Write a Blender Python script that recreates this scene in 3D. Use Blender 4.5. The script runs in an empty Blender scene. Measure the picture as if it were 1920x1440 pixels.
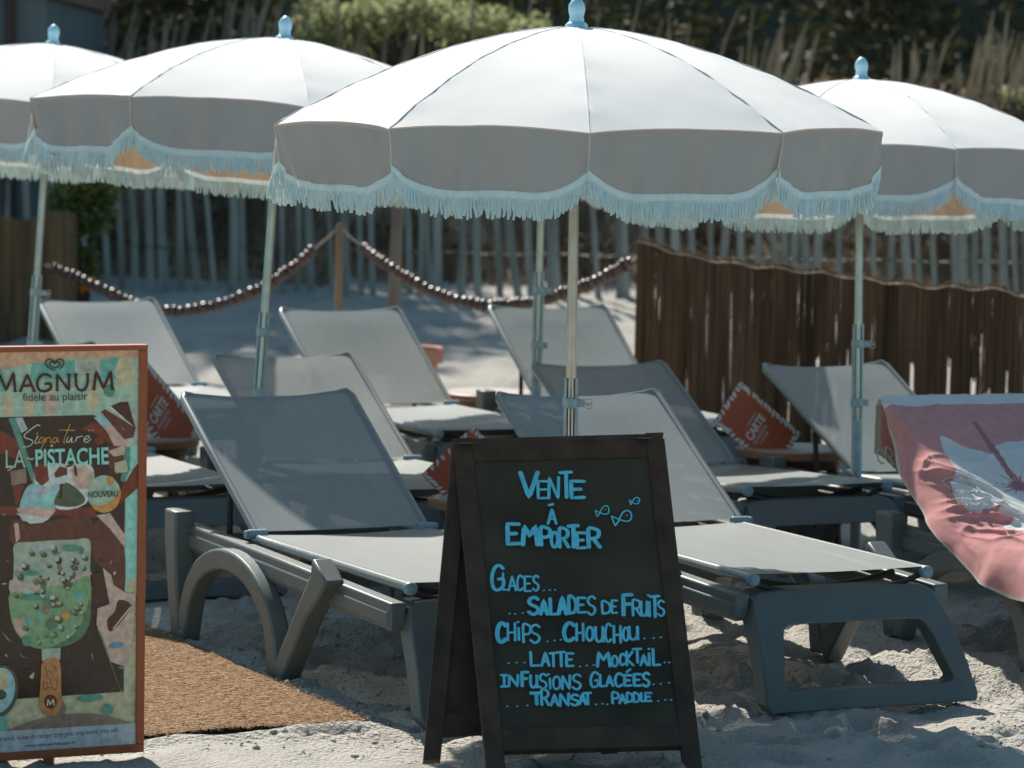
import bpy, bmesh, math, random
from mathutils import Vector, Matrix, noise
R = math.radians
random.seed(7)
S = bpy.context.scene
COL = S.collection

# ------------------------------------------------------------------ camera
FPX, CAMH, ROLL = 6331.0, 1.7315, R(1.013)
PIT = math.atan((720 - 217.4) / FPX)
CAM = Vector((0, 0, CAMH))
FW = Vector((0, math.cos(PIT), -math.sin(PIT)))
UP0 = Vector((0, math.sin(PIT), math.cos(PIT)))
RT0 = Vector((1, 0, 0))
RT = RT0 * math.cos(ROLL) + UP0 * math.sin(ROLL)
UP = UP0 * math.cos(ROLL) - RT0 * math.sin(ROLL)
cd = bpy.data.cameras.new('camera')
cam = bpy.data.objects.new('camera', cd)
COL.objects.link(cam)
M = Matrix((RT, UP, -FW)).transposed().to_4x4()
M.translation = CAM
cam.matrix_world = M
cd.sensor_width = 36
cd.lens = FPX / 1920 * 36
cd.clip_start = 0.1
cd.clip_end = 500
cd.dof.use_dof = True
cd.dof.focus_distance = 9.9
cd.dof.aperture_fstop = 4.6
S.camera = cam

# ------------------------------------------------------------------ light
SUN_AZ, SUN_EL = R(20), R(44)           # sun stands behind the scene, to the left
w = bpy.data.worlds.new("World")
S.world = w
w.use_nodes = True
nt = w.node_tree
bgn = nt.nodes['Background']
sky = nt.nodes.new('ShaderNodeTexSky')
sky.sky_type = 'NISHITA'
sky.sun_disc = False
sky.sun_elevation = SUN_EL
sky.sun_rotation = -SUN_AZ
sky.air_density = 1.0
sky.ozone_density = 1.6
tint = nt.nodes.new('ShaderNodeMix')            # slightly teal sky, as the photograph was developed
tint.data_type = 'RGBA'; tint.blend_type = 'MULTIPLY'
tint.inputs['Factor'].default_value = 1.0
tint.inputs['B'].default_value = (.78, 1.05, 1.0, 1)
nt.links.new(sky.outputs[0], tint.inputs['A'])
nt.links.new(tint.outputs['Result'], bgn.inputs[0])
bgn.inputs[1].default_value = 0.08
ld = bpy.data.lights.new('sun', 'SUN')
ld.energy = 5.0
ld.angle = R(0.6)
ld.color = (1.0, 0.93, 0.83)
sun = bpy.data.objects.new('sun', ld)
COL.objects.link(sun)
SDIR = Vector((-math.sin(SUN_AZ) * math.cos(SUN_EL), math.cos(SUN_AZ) * math.cos(SUN_EL), math.sin(SUN_EL)))
sun.rotation_euler = SDIR.to_track_quat('Z', 'Y').to_euler()
sun.location = (-3, 20, 15)
S.view_settings.view_transform = 'Standard'
S.view_settings.look = 'None'
S.view_settings.exposure = 0.42
S.view_settings.gamma = 1.0
S.cycles.max_bounces = 6
S.cycles.transparent_max_bounces = 8

# ------------------------------------------------------------------ photo pixel -> world, used to take sizes off the photograph
def ray(x, y):
    return FW + RT * ((x - 960) / FPX) + UP * ((720 - y) / FPX)
def at(x, y, d):
    v = ray(x, y)
    return CAM + v * (d / v.y)
def on_z(x, y, z=0.0):
    v = ray(x, y)
    return CAM + v * ((z - CAMH) / v.z)
def on_plane(x, y, P, N):
    v = ray(x, y)
    return CAM + v * ((P - CAM).dot(N) / v.dot(N))

# ------------------------------------------------------------------ materials
def lin(c):
    c = c / 255.0
    return c / 12.92 if c <= 0.04045 else ((c + 0.055) / 1.055) ** 2.4
def rgb(r, g, b):
    return (lin(r), lin(g), lin(b), 1)
def mk(name, col, rough=0.6, var=0.12, scale=12.0, bump=0.0, bscale=80.0, metal=0.0, spec=0.5, trans=None, tfac=0.0, stretch=None, sheen=0.0, dist=0.004):
    m = bpy.data.materials.new(name)
    m.use_nodes = True
    t = m.node_tree
    b = t.nodes['Principled BSDF']
    b.inputs['Roughness'].default_value = rough
    b.inputs['Metallic'].default_value = metal
    b.inputs['Specular IOR Level'].default_value = spec
    if sheen:
        b.inputs['Sheen Weight'].default_value = sheen
    tc = t.nodes.new('ShaderNodeTexCoord')
    mp = t.nodes.new('ShaderNodeMapping')
    t.links.new(tc.outputs['Object'], mp.inputs[0])
    if stretch:
        mp.inputs['Scale'].default_value = stretch
    n = t.nodes.new('ShaderNodeTexNoise')
    n.inputs['Scale'].default_value = scale
    n.inputs['Detail'].default_value = 6
    t.links.new(mp.outputs[0], n.inputs['Vector'])
    r = t.nodes.new('ShaderNodeValToRGB')
    c = col[:3]
    r.color_ramp.elements[0].position = 0.3
    r.color_ramp.elements[1].position = 0.7
    r.color_ramp.elements[0].color = (*[max(0, q * (1 - var)) for q in c], 1)
    r.color_ramp.elements[1].color = (*[min(1, q * (1 + var)) for q in c], 1)
    t.links.new(n.outputs[0], r.inputs[0])
    t.links.new(r.outputs[0], b.inputs['Base Color'])
    if bump:
        n2 = t.nodes.new('ShaderNodeTexNoise')
        n2.inputs['Scale'].default_value = bscale
        n2.inputs['Detail'].default_value = 4
        t.links.new(mp.outputs[0], n2.inputs['Vector'])
        bp = t.nodes.new('ShaderNodeBump')
        bp.inputs['Strength'].default_value = bump
        bp.inputs['Distance'].default_value = dist
        t.links.new(n2.outputs[0], bp.inputs['Height'])
        t.links.new(bp.outputs[0], b.inputs['Normal'])
    if trans:
        tr = t.nodes.new('ShaderNodeBsdfTranslucent')
        tr.inputs[0].default_value = trans
        mx = t.nodes.new('ShaderNodeMixShader')
        mx.inputs[0].default_value = tfac
        t.links.new(b.outputs[0], mx.inputs[1])
        t.links.new(tr.outputs[0], mx.inputs[2])
        t.links.new(mx.outputs[0], t.nodes['Material Output'].inputs[0])
    return m
def see_through(m, f):
    t = m.node_tree; out = t.nodes['Material Output']
    src = out.inputs[0].links[0].from_socket
    tp = t.nodes.new('ShaderNodeBsdfTransparent'); mx = t.nodes.new('ShaderNodeMixShader')
    mx.inputs[0].default_value = f
    t.links.new(src, mx.inputs[1]); t.links.new(tp.outputs[0], mx.inputs[2]); t.links.new(mx.outputs[0], out.inputs[0])

MT = {}
MT['sand'] = mk('sand', (.47, .445, .40, 1), .95, .14, 3.0, 1.0, 75, spec=.2, dist=.022)
MT['dune'] = mk('dune_soil', (.24, .17, .11, 1), .95, .55, 1.6, .8, 30, spec=.1)
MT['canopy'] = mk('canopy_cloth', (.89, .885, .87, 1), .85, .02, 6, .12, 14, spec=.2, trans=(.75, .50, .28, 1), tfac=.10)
MT['valance'] = mk('canopy_cloth_shaded', (.44, .47, .475, 1), .85, .05, 6, .15, 300, spec=.2, trans=(.85, .48, .20, 1), tfac=.13)  # canopy cloth again, with the valance's shade put into its colour
MT['seam'] = mk('seam_cloth', (.74, .74, .73, 1), .85)
MT['fringe'] = mk('fringe_cotton', (.74, .93, .98, 1), .9, .05, 40, spec=.1, trans=(.92, .92, .92, 1), tfac=.18)
MT['finial'] = mk('finial_plastic', (.44, .75, .90, 1), .35, .03)
MT['alu'] = mk('pole_aluminium', (.50, .48, .45, 1), .24, .08, 30, metal=1.0)
MT['zinc'] = mk('sleeve_zinc', (.36, .46, .50, 1), .5, .18, 25, metal=.45)
MT['resin'] = mk('lounger_resin', (.120, .142, .140, 1), .42, .10, 8, .12, 220, spec=.45)
MT['sling'] = mk('sling_mesh', (.255, .285, .285, 1), .40, .05, 25, .35, 500, spec=.6, trans=(.30, .30, .28, 1), tfac=.07, stretch=(1, .25, 1), dist=.002)
see_through(MT['sling'], .05)          # open weave
MT['tube'] = mk('lounger_tube', (.22, .24, .24, 1), .30, .06, 10, spec=.6, metal=.2)
MT['cap'] = mk('tube_cap_plastic', (.20, .31, .38, 1), .4, .05)
MT['dark'] = mk('dark_strap', (.045, .04, .036, 1), .7)
MT['boardwood'] = mk('board_stained_wood', (.085, .052, .034, 1), .6, .3, 14, .25, 60, stretch=(1, 1, .2), spec=.25)
MT['slate'] = mk('board_slate', (.076, .063, .043, 1), .8, .30, 3.5, .05, 200, spec=.15)
MT['chalk'] = mk('chalk_marker', (.18, .74, .95, 1), .8, .16, 30, spec=.2)
MT['steel'] = mk('steel', (.55, .55, .53, 1), .3, .1, metal=.9)
MT['rust'] = mk('sign_frame_paint', (.40, .095, .03, 1), .45, .08, 20, .05, 90)
MT['coir'] = mk('coir_fibre', (.345, .22, .132, 1), .95, .38, 45, .6, 260, spec=.1)
def weave(m, ang, scale, dist):
    t = m.node_tree; b = t.nodes['Principled BSDF']
    tc = t.nodes.new('ShaderNodeTexCoord'); mp = t.nodes.new('ShaderNodeMapping')
    mp.inputs['Rotation'].default_value = (0, 0, ang)
    t.links.new(tc.outputs['Object'], mp.inputs[0])
    wv = t.nodes.new('ShaderNodeTexWave'); wv.wave_type = 'BANDS'; wv.bands_direction = 'X'
    wv.inputs['Scale'].default_value = scale; wv.inputs['Distortion'].default_value = 3.5
    wv.inputs['Detail'].default_value = 3; wv.inputs['Detail Scale'].default_value = 2.5
    t.links.new(mp.outputs[0], wv.inputs['Vector'])
    old = b.inputs['Normal'].links[0].from_node
    bp = t.nodes.new('ShaderNodeBump'); bp.inputs['Strength'].default_value = 1; bp.inputs['Distance'].default_value = dist
    t.links.new(wv.outputs['Fac'], bp.inputs['Height']); t.links.new(old.outputs[0], bp.inputs['Normal'])
    t.links.new(bp.outputs[0], b.inputs['Normal'])
weave(MT['coir'], R(64), 22, .012)
MT['tablewood'] = mk('table_resin_brown', (.27, .135, .075, 1), .5, .12, 15, .1, 60)
MT['tablelegs'] = mk('table_leg_brown', (.10, .05, .03, 1), .55, .1)
MT['tabletop'] = mk('table_top_beige', (.42, .36, .33, 1), .45, .08, 15)
MT['menu'] = mk('menu_orange', (.40, .085, .030, 1), .45, .06, 6)
MT['white'] = mk('print_white', (.58, .63, .68, 1), .6, .04)
MT['paling'] = mk('weathered_chestnut', (.27, .28, .25, 1), .85, .4, 10, .5, 40, stretch=(1, 1, .12), spec=.2)
MT['wire'] = mk('wire', (.12, .11, .10, 1), .5, metal=.6)
MT['post'] = mk('post_wood', (.32, .20, .11, 1), .8, .25, 10, .4, 40, stretch=(1, 1, .15))
MT['post2'] = mk('pole_wood', (.22, .17, .13, 1), .8, .3, 10, .4, 40, stretch=(1, 1, .15))
MT['rope'] = mk('rope', (.45, .37, .28, 1), .9, .2, 60)
MT['bead'] = mk('wood_bead', (.075, .04, .03, 1), .33, .35, 9, spec=.6)
MT['reed'] = mk('reed_brown', (.16, .10, .062, 1), .75, .5, 14, .3, 60, stretch=(1, 1, .05), spec=.25, trans=(.5, .3, .15, 1), tfac=.2)
MT['reedlight'] = mk('reed_tan', (.20, .135, .075, 1), .75, .45, 14, .3, 60, stretch=(1, 1, .05), spec=.25)
MT['reedtop'] = mk('reed_binding', (.42, .33, .25, 1), .8, .3, 40)
MT['terracotta'] = mk('terracotta', (.50, .23, .15, 1), .8, .12, 12, .2, 60)
MT['soil'] = mk('pot_soil', (.06, .04, .03, 1), .95)
MT['hut'] = mk('hut_wall_paint', (.145, .175, .185, 1), .8, .08, 3, .1, 40)
MT['hutred'] = mk('hut_fascia', (.25, .13, .10, 1), .7, .1, 4)
MT['hutbrown'] = mk('hut_post_brown', (.055, .03, .022, 1), .6, .1, 6)
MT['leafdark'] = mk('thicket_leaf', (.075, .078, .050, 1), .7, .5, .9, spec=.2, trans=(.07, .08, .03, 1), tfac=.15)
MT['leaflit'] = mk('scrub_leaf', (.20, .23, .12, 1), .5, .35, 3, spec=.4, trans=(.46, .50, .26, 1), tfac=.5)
MT['leafshrub'] = mk('shrub_leaf', (.085, .11, .035, 1), .35, .4, 8, spec=.6, trans=(.30, .34, .06, 1), tfac=.35)
MT['twig'] = mk('twig', (.07, .05, .035, 1), .9)
MT['straw'] = mk('dry_grass', (.46, .41, .32, 1), .8, .3, 5, spec=.2, trans=(.5, .42, .3, 1), tfac=.35)
MT['strawdark'] = mk('dead_stems', (.13, .10, .07, 1), .9, .4, 4, spec=.1)
MT['flower'] = mk('flower_orange', (.75, .30, .04, 1), .6)
MT['tpink'] = mk('towel_pink', (.74, .33, .32, 1), .95, .10, 30, .5, 700, spec=.05, sheen=.3, trans=(.75, .25, .22, 1), tfac=.12)
MT['twhite'] = mk('towel_white', (.78, .80, .80, 1), .95, .05, 30, .5, 700, spec=.05, sheen=.3, trans=(.8, .75, .7, 1), tfac=.12)
MT['tdeep'] = mk('towel_vein', (.42, .20, .22, 1), .95, .08, 30, .4, 700, spec=.05)
MT['tcream'] = mk('towel_cream', (.62, .56, .48, 1), .95, .05, 30, .4, 700, spec=.05)
MT['thread'] = mk('towel_thread', (.66, .60, .50, 1), .9)
def flat(name, r, g, b, rough=.35):
    MT[name] = mk(name, tuple(min(.88, q * 1.2) for q in rgb(r, g, b)[:3]) + (1,), .16, .22, 55, spec=.45)
flat('p_mint', 176, 196, 172); flat('p_cream', 206, 190, 150); flat('p_peach', 214, 168, 132); flat('p_brown', 66, 46, 34)
flat('p_choc', 108, 62, 48); flat('p_chocdark', 84, 46, 36); flat('p_red', 128, 58, 40); flat('p_teal', 120, 178, 160)
flat('p_teal2', 96, 150, 128); flat('p_sky', 164, 196, 196); flat('p_pink', 214, 176, 156); flat('p_ice', 176, 184, 160)
flat('p_green', 140, 170, 120); flat('p_green2', 100, 128, 92); flat('p_nut', 150, 124, 104); flat('p_nutdark', 74, 60, 48)
flat('p_stick', 206, 138, 86); flat('p_stickdark', 128, 62, 36); flat('p_ink', 72, 30, 24); flat('p_text', 52, 50, 44)
flat('p_orange', 226, 150, 76); flat('p_white', 226, 220, 208); flat('p_grey', 190, 188, 190); flat('p_line', 224, 216, 196)
flat('p_aqua', 156, 222, 200); flat('p_blue', 120, 150, 168); flat('p_olive', 88, 96, 70)

# ------------------------------------------------------------------ mesh builder
class MB:
    def __init__(s):
        s.v = []; s.f = []; s.m = []
    def add(s, vs, fs, m=0):
        o = len(s.v)
        s.v += [tuple(p) for p in vs]
        s.f += [tuple(i + o for i in f) for f in fs]
        s.m += [m] * len(fs)
    def box(s, c, sz, rot=None, m=0):
        hx, hy, hz = sz[0] / 2, sz[1] / 2, sz[2] / 2
        ps = [Vector((x, y, z)) for z in (-hz, hz) for y in (-hy, hy) for x in (-hx, hx)]
        if rot is not None:
            ps = [rot @ p for p in ps]
        c = Vector(c)
        s.hexa([p + c for p in ps], m)
    def hexa(s, p, m=0):                       # order: z-, (y-,y+)x(x-,x+), then z+
        s.add(p, [(0, 2, 3, 1), (4, 5, 7, 6), (0, 1, 5, 4), (2, 6, 7, 3), (0, 4, 6, 2), (1, 3, 7, 5)], m)
    def tube(s, pts, r, n=8, m=0, cap=True, flatn=None, flatk=1.0):
        pts = [Vector(p) for p in pts]
        k = len(pts)
        rs = r if isinstance(r, (list, tuple)) else [r] * k
        T = []
        for i in range(k):
            a = pts[max(i - 1, 0)]; b = pts[min(i + 1, k - 1)]
            d = b - a
            T.append(d.normalized() if d.length > 1e-9 else Vector((0, 0, 1)))
        ref = flatn.normalized() if flatn is not None else (Vector((0, 0, 1)) if abs(T[0].z) < .9 else Vector((1, 0, 0)))
        rings = []
        for i in range(k):
            a = T[i].cross(ref)
            if a.length < 1e-6:
                a = T[i].orthogonal()
            a.normalize()
            b = a.cross(T[i]).normalized()
            if flatn is None:
                ref = b
            rings.append([pts[i] + (a * math.cos(2 * math.pi * j / n) + b * math.sin(2 * math.pi * j / n) * flatk) * rs[i] for j in range(n)])
        vs = [p for q in rings for p in q]
        fs = [(i * n + j, i * n + (j + 1) % n, (i + 1) * n + (j + 1) % n, (i + 1) * n + j) for i in range(k - 1) for j in range(n)]
        if cap:
            fs.append(tuple(range(n))[::-1])
            fs.append(tuple(range((k - 1) * n, k * n)))
        s.add(vs, fs, m)
    def lathe(s, prof, n=24, c=(0, 0, 0), m=0):
        c = Vector(c)
        vs = []
        for r, z in prof:
            for j in range(n):
                a = 2 * math.pi * j / n
                vs.append(c + Vector((r * math.cos(a), r * math.sin(a), z)))
        k = len(prof)
        fs = [(i * n + j, i * n + (j + 1) % n, (i + 1) * n + (j + 1) % n, (i + 1) * n + j) for i in range(k - 1) for j in range(n)]
        fs.append(tuple(range(n))[::-1]); fs.append(tuple(range((k - 1) * n, k * n)))
        s.add(vs, fs, m)
    def strip(s, pts, wd, x0, x1, m=0):        # thick polyline in the (y,z) plane, from x0 to x1
        k = len(pts)
        ws = wd if isinstance(wd, (list, tuple)) else [wd] * k
        P = [Vector((0, p[0], p[1])) for p in pts]
        vs = []
        for i in range(k):
            if i == 0: d = P[1] - P[0]
            elif i == k - 1: d = P[-1] - P[-2]
            else: d = (P[i + 1] - P[i]).normalized() + (P[i] - P[i - 1]).normalized()
            d.normalize()
            nn = Vector((0, -d.z, d.y)) * ws[i] / 2
            for q in (P[i] + nn, P[i] - nn):
                vs.append((x0, q.y, q.z)); vs.append((x1, q.y, q.z))
        fs = []
        for i in range(k - 1):
            a, b = i * 4, i * 4 + 4
            fs += [(a, a + 1, b + 1, b), (a + 2, b + 2, b + 3, a + 3), (a, b, b + 2, a + 2), (a + 1, a + 3, b + 3, b + 1)]
        fs += [(0, 2, 3, 1), (k * 4 - 4, k * 4 - 3, k * 4 - 1, k * 4 - 2)]
        s.add(vs, fs, m)
    def grid(s, fn, nu, nv, m=0):
        vs = [fn(i / nu, j / nv) for j in range(nv + 1) for i in range(nu + 1)]
        fs = [(j * (nu + 1) + i, j * (nu + 1) + i + 1, (j + 1) * (nu + 1) + i + 1, (j + 1) * (nu + 1) + i) for j in range(nv) for i in range(nu)]
        s.add(vs, fs, m)
    def build(s, name, mats, parent=None, smooth=None, bevel=0.0, loc=None):
        me = bpy.data.meshes.new(name)
        me.from_pydata(s.v, [], s.f)
        if not isinstance(mats, (list, tuple)):
            mats = [mats]
        for q in mats:
            me.materials.append(MT[q] if isinstance(q, str) else q)
        if len(mats) > 1:
            me.polygons.foreach_set('material_index', s.m)
        me.validate()
        bm = bmesh.new(); bm.from_mesh(me)
        bmesh.ops.recalc_face_normals(bm, faces=bm.faces[:])
        bm.to_mesh(me); bm.free()
        if smooth:
            me.polygons.foreach_set('use_smooth', [True] * len(me.polygons))
            me.set_sharp_from_angle(angle=R(smooth))
        me.update()
        o = bpy.data.objects.new(name, me)
        COL.objects.link(o)
        if parent is not None:
            o.parent = parent
        if loc is not None:
            o.location = loc
        if bevel:
            b = o.modifiers.new('bevel', 'BEVEL')
            b.width = bevel; b.segments = 2; b.limit_method = 'ANGLE'; b.angle_limit = R(35)
        return o

def tag(o, label, cat, group=None):
    o['label'] = label; o['category'] = cat
    if group: o['group'] = group
    return o
def kind(o, k):
    o['kind'] = k
    return o
def empty(name, loc=(0, 0, 0), rz=0.0):
    o = bpy.data.objects.new(name, None)
    COL.objects.link(o)
    o.location = loc; o.rotation_euler = (0, 0, rz)
    o.empty_display_size = .1
    return o
def copy_tree(o, parent=None):
    c = o.copy(); COL.objects.link(c)
    if parent is not None:
        mpi = o.matrix_parent_inverse.copy()
        c.parent = parent; c.matrix_parent_inverse = mpi
    for ch in [q for q in ALL_CHILDREN(o)]:
        copy_tree(ch, c)
    return c
def ALL_CHILDREN(o):
    return [q for q in bpy.data.objects if q.parent is o]

def smoothstep(a, b, x):
    t = min(1, max(0, (x - a) / (b - a)))
    return t * t * (3 - 2 * t)

# ------------------------------------------------------------------ poses
LOUNGERS = dict(  # hinge centre x, y, yaw, back angle, z
    L1=(-.542, 10.879, 26.5, 30.8, 0), R1=(.506, 11.167, 24.7, 29.8, .005), L2=(-.664, 13.40, 25.7, 30.2, -.034, -1.1),
    L3=(-.552, 15.586, 25.7, 32.0, .005), R2=(.656, 13.623, 25.2, 30.7, -.052, -2.4), C3=(.41, 15.905, 22.4, 33.0, .005),
    L0=(-1.815, 16.468, 26.4, 29.9, 0), R3=(1.63, 13.43, 30.0, 29.5, -.035), T1=(1.845, 11.16, 25.0, 30.0, 0),
    L4=(-1.72, 13.20, 25.5, 29.5, 0))
LS, LB, ZS, HW = 1.176, .765, .38, .30

# rug corner and directions, measured on the ground
RB = on_z(688, 1354, 0)
RA = (on_z(275, 1176, 0) - RB).normalized()
RC = Vector((-RA.y, RA.x, 0))
if RC.dot(on_z(270, 1385, 0) - RB) < 0: RC = -RC

# ------------------------------------------------------------------ ground
def base_z(y):
    return .42 * smoothstep(19.0, 25.4, y) + (.12 * (y - 25.4) if y > 25.4 else 0)
PRINTS = {}
_r = random.Random(99)
for _ in range(210):
    fx, fy, a = _r.uniform(-1.6, 2.5), _r.uniform(9.0, 13.2), _r.gauss(1.2, .7)
    if _r.random() < .5: fx, fy = _r.uniform(-.2, 2.2), _r.uniform(9.2, 11)
    for ix in {int((fx + d) * 2 + 100) for d in (-.3, 0, .3)}:
        for iy in {int((fy + d) * 2) for d in (-.3, 0, .3)}:
            PRINTS.setdefault((ix, iy), []).append((fx, fy, math.cos(a), math.sin(a)))
def ground_z(x, y):
    z = base_z(y)
    p = Vector((x, y, 0))
    amp = 1.0
    q = Vector((x, y, 0)) - RB
    a, c = q.dot(RA), q.dot(RC)
    e = min(a + .10, c + .10)
    amp *= 1 - .93 * smoothstep(0, .12, e) * (1 if a < 4.2 and c < 2.4 else 0)
    n1 = noise.noise(p * 2.1) * .026
    n2 = noise.noise(p * 5.2 + Vector((7, 3, 1)))
    n2 = (abs(n2) ** 1.2) * .050 * (1 if n2 > 0 else -1)
    n3 = noise.noise(p * 13 + Vector((1, 9, 4))) * .014
    n4 = noise.noise(p * 31 + Vector((3, 2, 8))) * .0075
    mask = .35 + .65 * smoothstep(-.25, .35, noise.noise(p * .8 + Vector((2, 5, 0))) + (.25 if x > 0 else -.1))
    # small sand ridge along the rug's near edge
    rid = .022 * math.exp(-((c * 0 + (a + .035)) / .03) ** 2) if -.02 < c < 2.4 else 0
    fp_ = 0
    for (fx, fy, ca, sa) in PRINTS.get((int(x * 2 + 100), int(y * 2)), ()):
        u, v = (x - fx) * ca + (y - fy) * sa, -(x - fx) * sa + (y - fy) * ca
        d = math.sqrt((u / .13) ** 2 + (v / .052) ** 2)
        if d < 2.2:
            fp_ += -.019 * (1 - smoothstep(.55, 1.05, d)) + .012 * math.exp(-((d - 1.2) / .25) ** 2) * (1 + .8 * noise.noise(p * 17))
    cl = noise.noise(p * 22 + Vector((4, 4, 4)))
    cl = max(0, cl - .18) * .030 * (.3 + .7 * mask)
    return z + amp * (n1 + (n2 + n3 + n4) * mask + fp_ * .9 + cl) + rid * (.7 + .6 * noise.noise(p * 9)) - .012
def axis(segs):
    out = [segs[0][0]]
    for a, b, st in segs:
        k = max(1, round((b - a) / st))
        out += [a + (b - a) * (i + 1) / k for i in range(k)]
    return out
xs = axis([(-14, -5, 1.0), (-5, -2.3, .15), (-2.3, 2.5, .022), (2.5, 5, .15), (5, 14, 1.0)])
ys = axis([(-4, 8, 1.2), (8, 9.0, .1), (9.0, 13.2, .021), (13.2, 19, .06), (19, 26, .12)])
g = MB()
nx = len(xs)
g.v = [(x, y, ground_z(x, y)) for y in ys for x in xs]
g.f = [(j * nx + i, j * nx + i + 1, (j + 1) * nx + i + 1, (j + 1) * nx + i) for j in range(len(ys) - 1) for i in range(nx - 1)]
g.m = [0] * len(g.f)
kind(g.build('sand', 'sand', smooth=180), 'structure')
g = MB(); _r = random.Random(55)                  # loose clods of sand and bits of shell
for _ in range(3800):
    x, y = _r.uniform(-1.9, 2.4), _r.uniform(9.05, 13.6)
    if noise.noise(Vector((x * 1.7, y * 1.7, 9))) < -.05: continue
    q = Vector((x, y, 0)) - RB
    if q.dot(RA) > -.02 and q.dot(RC) > -.02: continue
    r = min(.016, .0025 + _r.expovariate(1 / .0028)); z = ground_z(x, y) + r * .3
    o_ = [Vector((x, y, z)) + Vector((dx * r * _r.uniform(.6, 1.4), dy * r * _r.uniform(.6, 1.4), dz * r * _r.uniform(.5, 1.0))) for dx, dy, dz in ((1, 0, 0), (0, 1, 0), (-1, 0, 0), (0, -1, 0), (0, 0, 1), (0, 0, -1))]
    g.add(o_, [(0, 1, 4), (1, 2, 4), (2, 3, 4), (3, 0, 4), (1, 0, 5), (2, 1, 5), (3, 2, 5), (0, 3, 5)])
kind(g.build('sand_clods', 'sand', smooth=180), 'stuff')

# dune bank behind the paling fence
def dune_z(x, y):
    z = .30 + 1.45 * smoothstep(25.2, 27.8, y) + .04 * max(0, y - 28)
    z += noise.noise(Vector((x * .5, y * .5, 2))) * .16 * smoothstep(25.2, 26.5, y) + noise.noise(Vector((x * 2.3, y * 2.3, 5))) * .07
    return z
g = MB()
g.grid(lambda u, v: (-16 + 32 * u, 25.55 + 14 * v, dune_z(-16 + 32 * u, 25.55 + 14 * v)), 200, 110)
kind(g.build('dune', 'dune', smooth=180), 'structure')
g = MB()
g.grid(lambda u, v: (-60 + 120 * u, 41 + 22 * v, -1 + 13 * smoothstep(0, .6, v) + 1.2 * noise.noise(Vector((u * 14, v * 6, 0)))), 60, 20)
kind(g.build('hill', 'leafdark', smooth=180), 'structure')

# ------------------------------------------------------------------ leaves
def leaf(mb, c, L, wd, rng, m=0):
    d = Vector((rng.gauss(0, 1), rng.gauss(0, 1), rng.gauss(.3, .8)))
    d.normalize()
    sd = d.cross(Vector((rng.gauss(0, 1), rng.gauss(0, 1), rng.gauss(0, 1))))
    if sd.length < 1e-4: return
    sd.normalize()
    nn = sd.cross(d) * L * .12
    mb.add([c, c + d * L * .5 + sd * wd / 2 + nn, c + d * L, c + d * L * .5 - sd * wd / 2 + nn], [(0, 1, 2, 3)], m)
def clump(mb, c, rx, ry, rz, n, L, wd, rng, m=0, shell=.5):
    for _ in range(n):
        while True:
            p = Vector((rng.uniform(-1, 1), rng.uniform(-1, 1), rng.uniform(-1, 1)))
            if shell * rng.random() < p.length < 1: break
        leaf(mb, Vector(c) + Vector((p.x * rx, p.y * ry, p.z * rz)), L * rng.uniform(.6, 1.3), wd * rng.uniform(.7, 1.2), rng, m)

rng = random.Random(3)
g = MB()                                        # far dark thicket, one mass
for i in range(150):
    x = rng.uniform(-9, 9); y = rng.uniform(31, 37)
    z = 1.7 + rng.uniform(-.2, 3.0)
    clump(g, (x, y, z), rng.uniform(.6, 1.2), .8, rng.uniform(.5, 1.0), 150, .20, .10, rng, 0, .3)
for i in range(330):                            # taller wood added out of view at left to shade the back of the beach
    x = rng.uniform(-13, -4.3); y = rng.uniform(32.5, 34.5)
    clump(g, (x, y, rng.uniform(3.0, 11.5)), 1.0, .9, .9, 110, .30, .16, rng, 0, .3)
for i in range(260):                            # tallest crowns, added farther left to stretch that shade
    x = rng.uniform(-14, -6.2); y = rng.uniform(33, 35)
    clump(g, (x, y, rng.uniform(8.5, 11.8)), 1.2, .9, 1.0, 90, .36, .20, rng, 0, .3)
kind(g.build('thicket_and_shade_wood', 'leafdark'), 'stuff')

def bush(name, c, parts, mat, n, L, wd, label, seed, group=None, cat='shrub', flowers=None):
    rr = random.Random(seed)
    e = empty(name, c)
    f = MB(); t = MB()
    for (dx, dy, dz, rx, ry, rz, k) in parts:
        clump(f, (dx, dy, dz), rx, ry, rz, int(n * k), L, wd, rr, 0, .35)
        t.tube([(dx * .2, dy * .2, -.25), (dx * .6, dy * .6, dz * .5), (dx, dy, dz)], [.02, .014, .006], 5)
    f.build('foliage', mat, e)
    t.build('stem', 'twig', e)
    if flowers:
        q = MB()
        for p in flowers:
            for _ in range(14):
                leaf(q, Vector(p), .06, .03, rr)
        q.build('flower', 'flower', e)
    return tag(e, label, cat, group)
p = at(800, 95, 28.6)
parts = []
for k in range(17):
    u = k / 16
    hgt = .17 * math.sin(math.pi * min(1, .15 + u * .95)) + rng.uniform(-.05, .05)
    parts.append((-.95 + 1.85 * u, rng.uniform(-.2, .2), .12 + hgt, .2, .25, .16 + .08 * rng.random(), 1))
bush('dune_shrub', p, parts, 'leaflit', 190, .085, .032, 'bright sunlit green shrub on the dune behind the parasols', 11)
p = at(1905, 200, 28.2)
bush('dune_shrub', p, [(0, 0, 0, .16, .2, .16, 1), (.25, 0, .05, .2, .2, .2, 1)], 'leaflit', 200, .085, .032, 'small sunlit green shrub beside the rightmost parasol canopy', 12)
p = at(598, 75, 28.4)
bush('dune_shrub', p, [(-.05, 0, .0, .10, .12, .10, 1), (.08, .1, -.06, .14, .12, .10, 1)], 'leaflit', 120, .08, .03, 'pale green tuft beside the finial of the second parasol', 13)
p = at(148, 560, 22.6)
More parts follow.
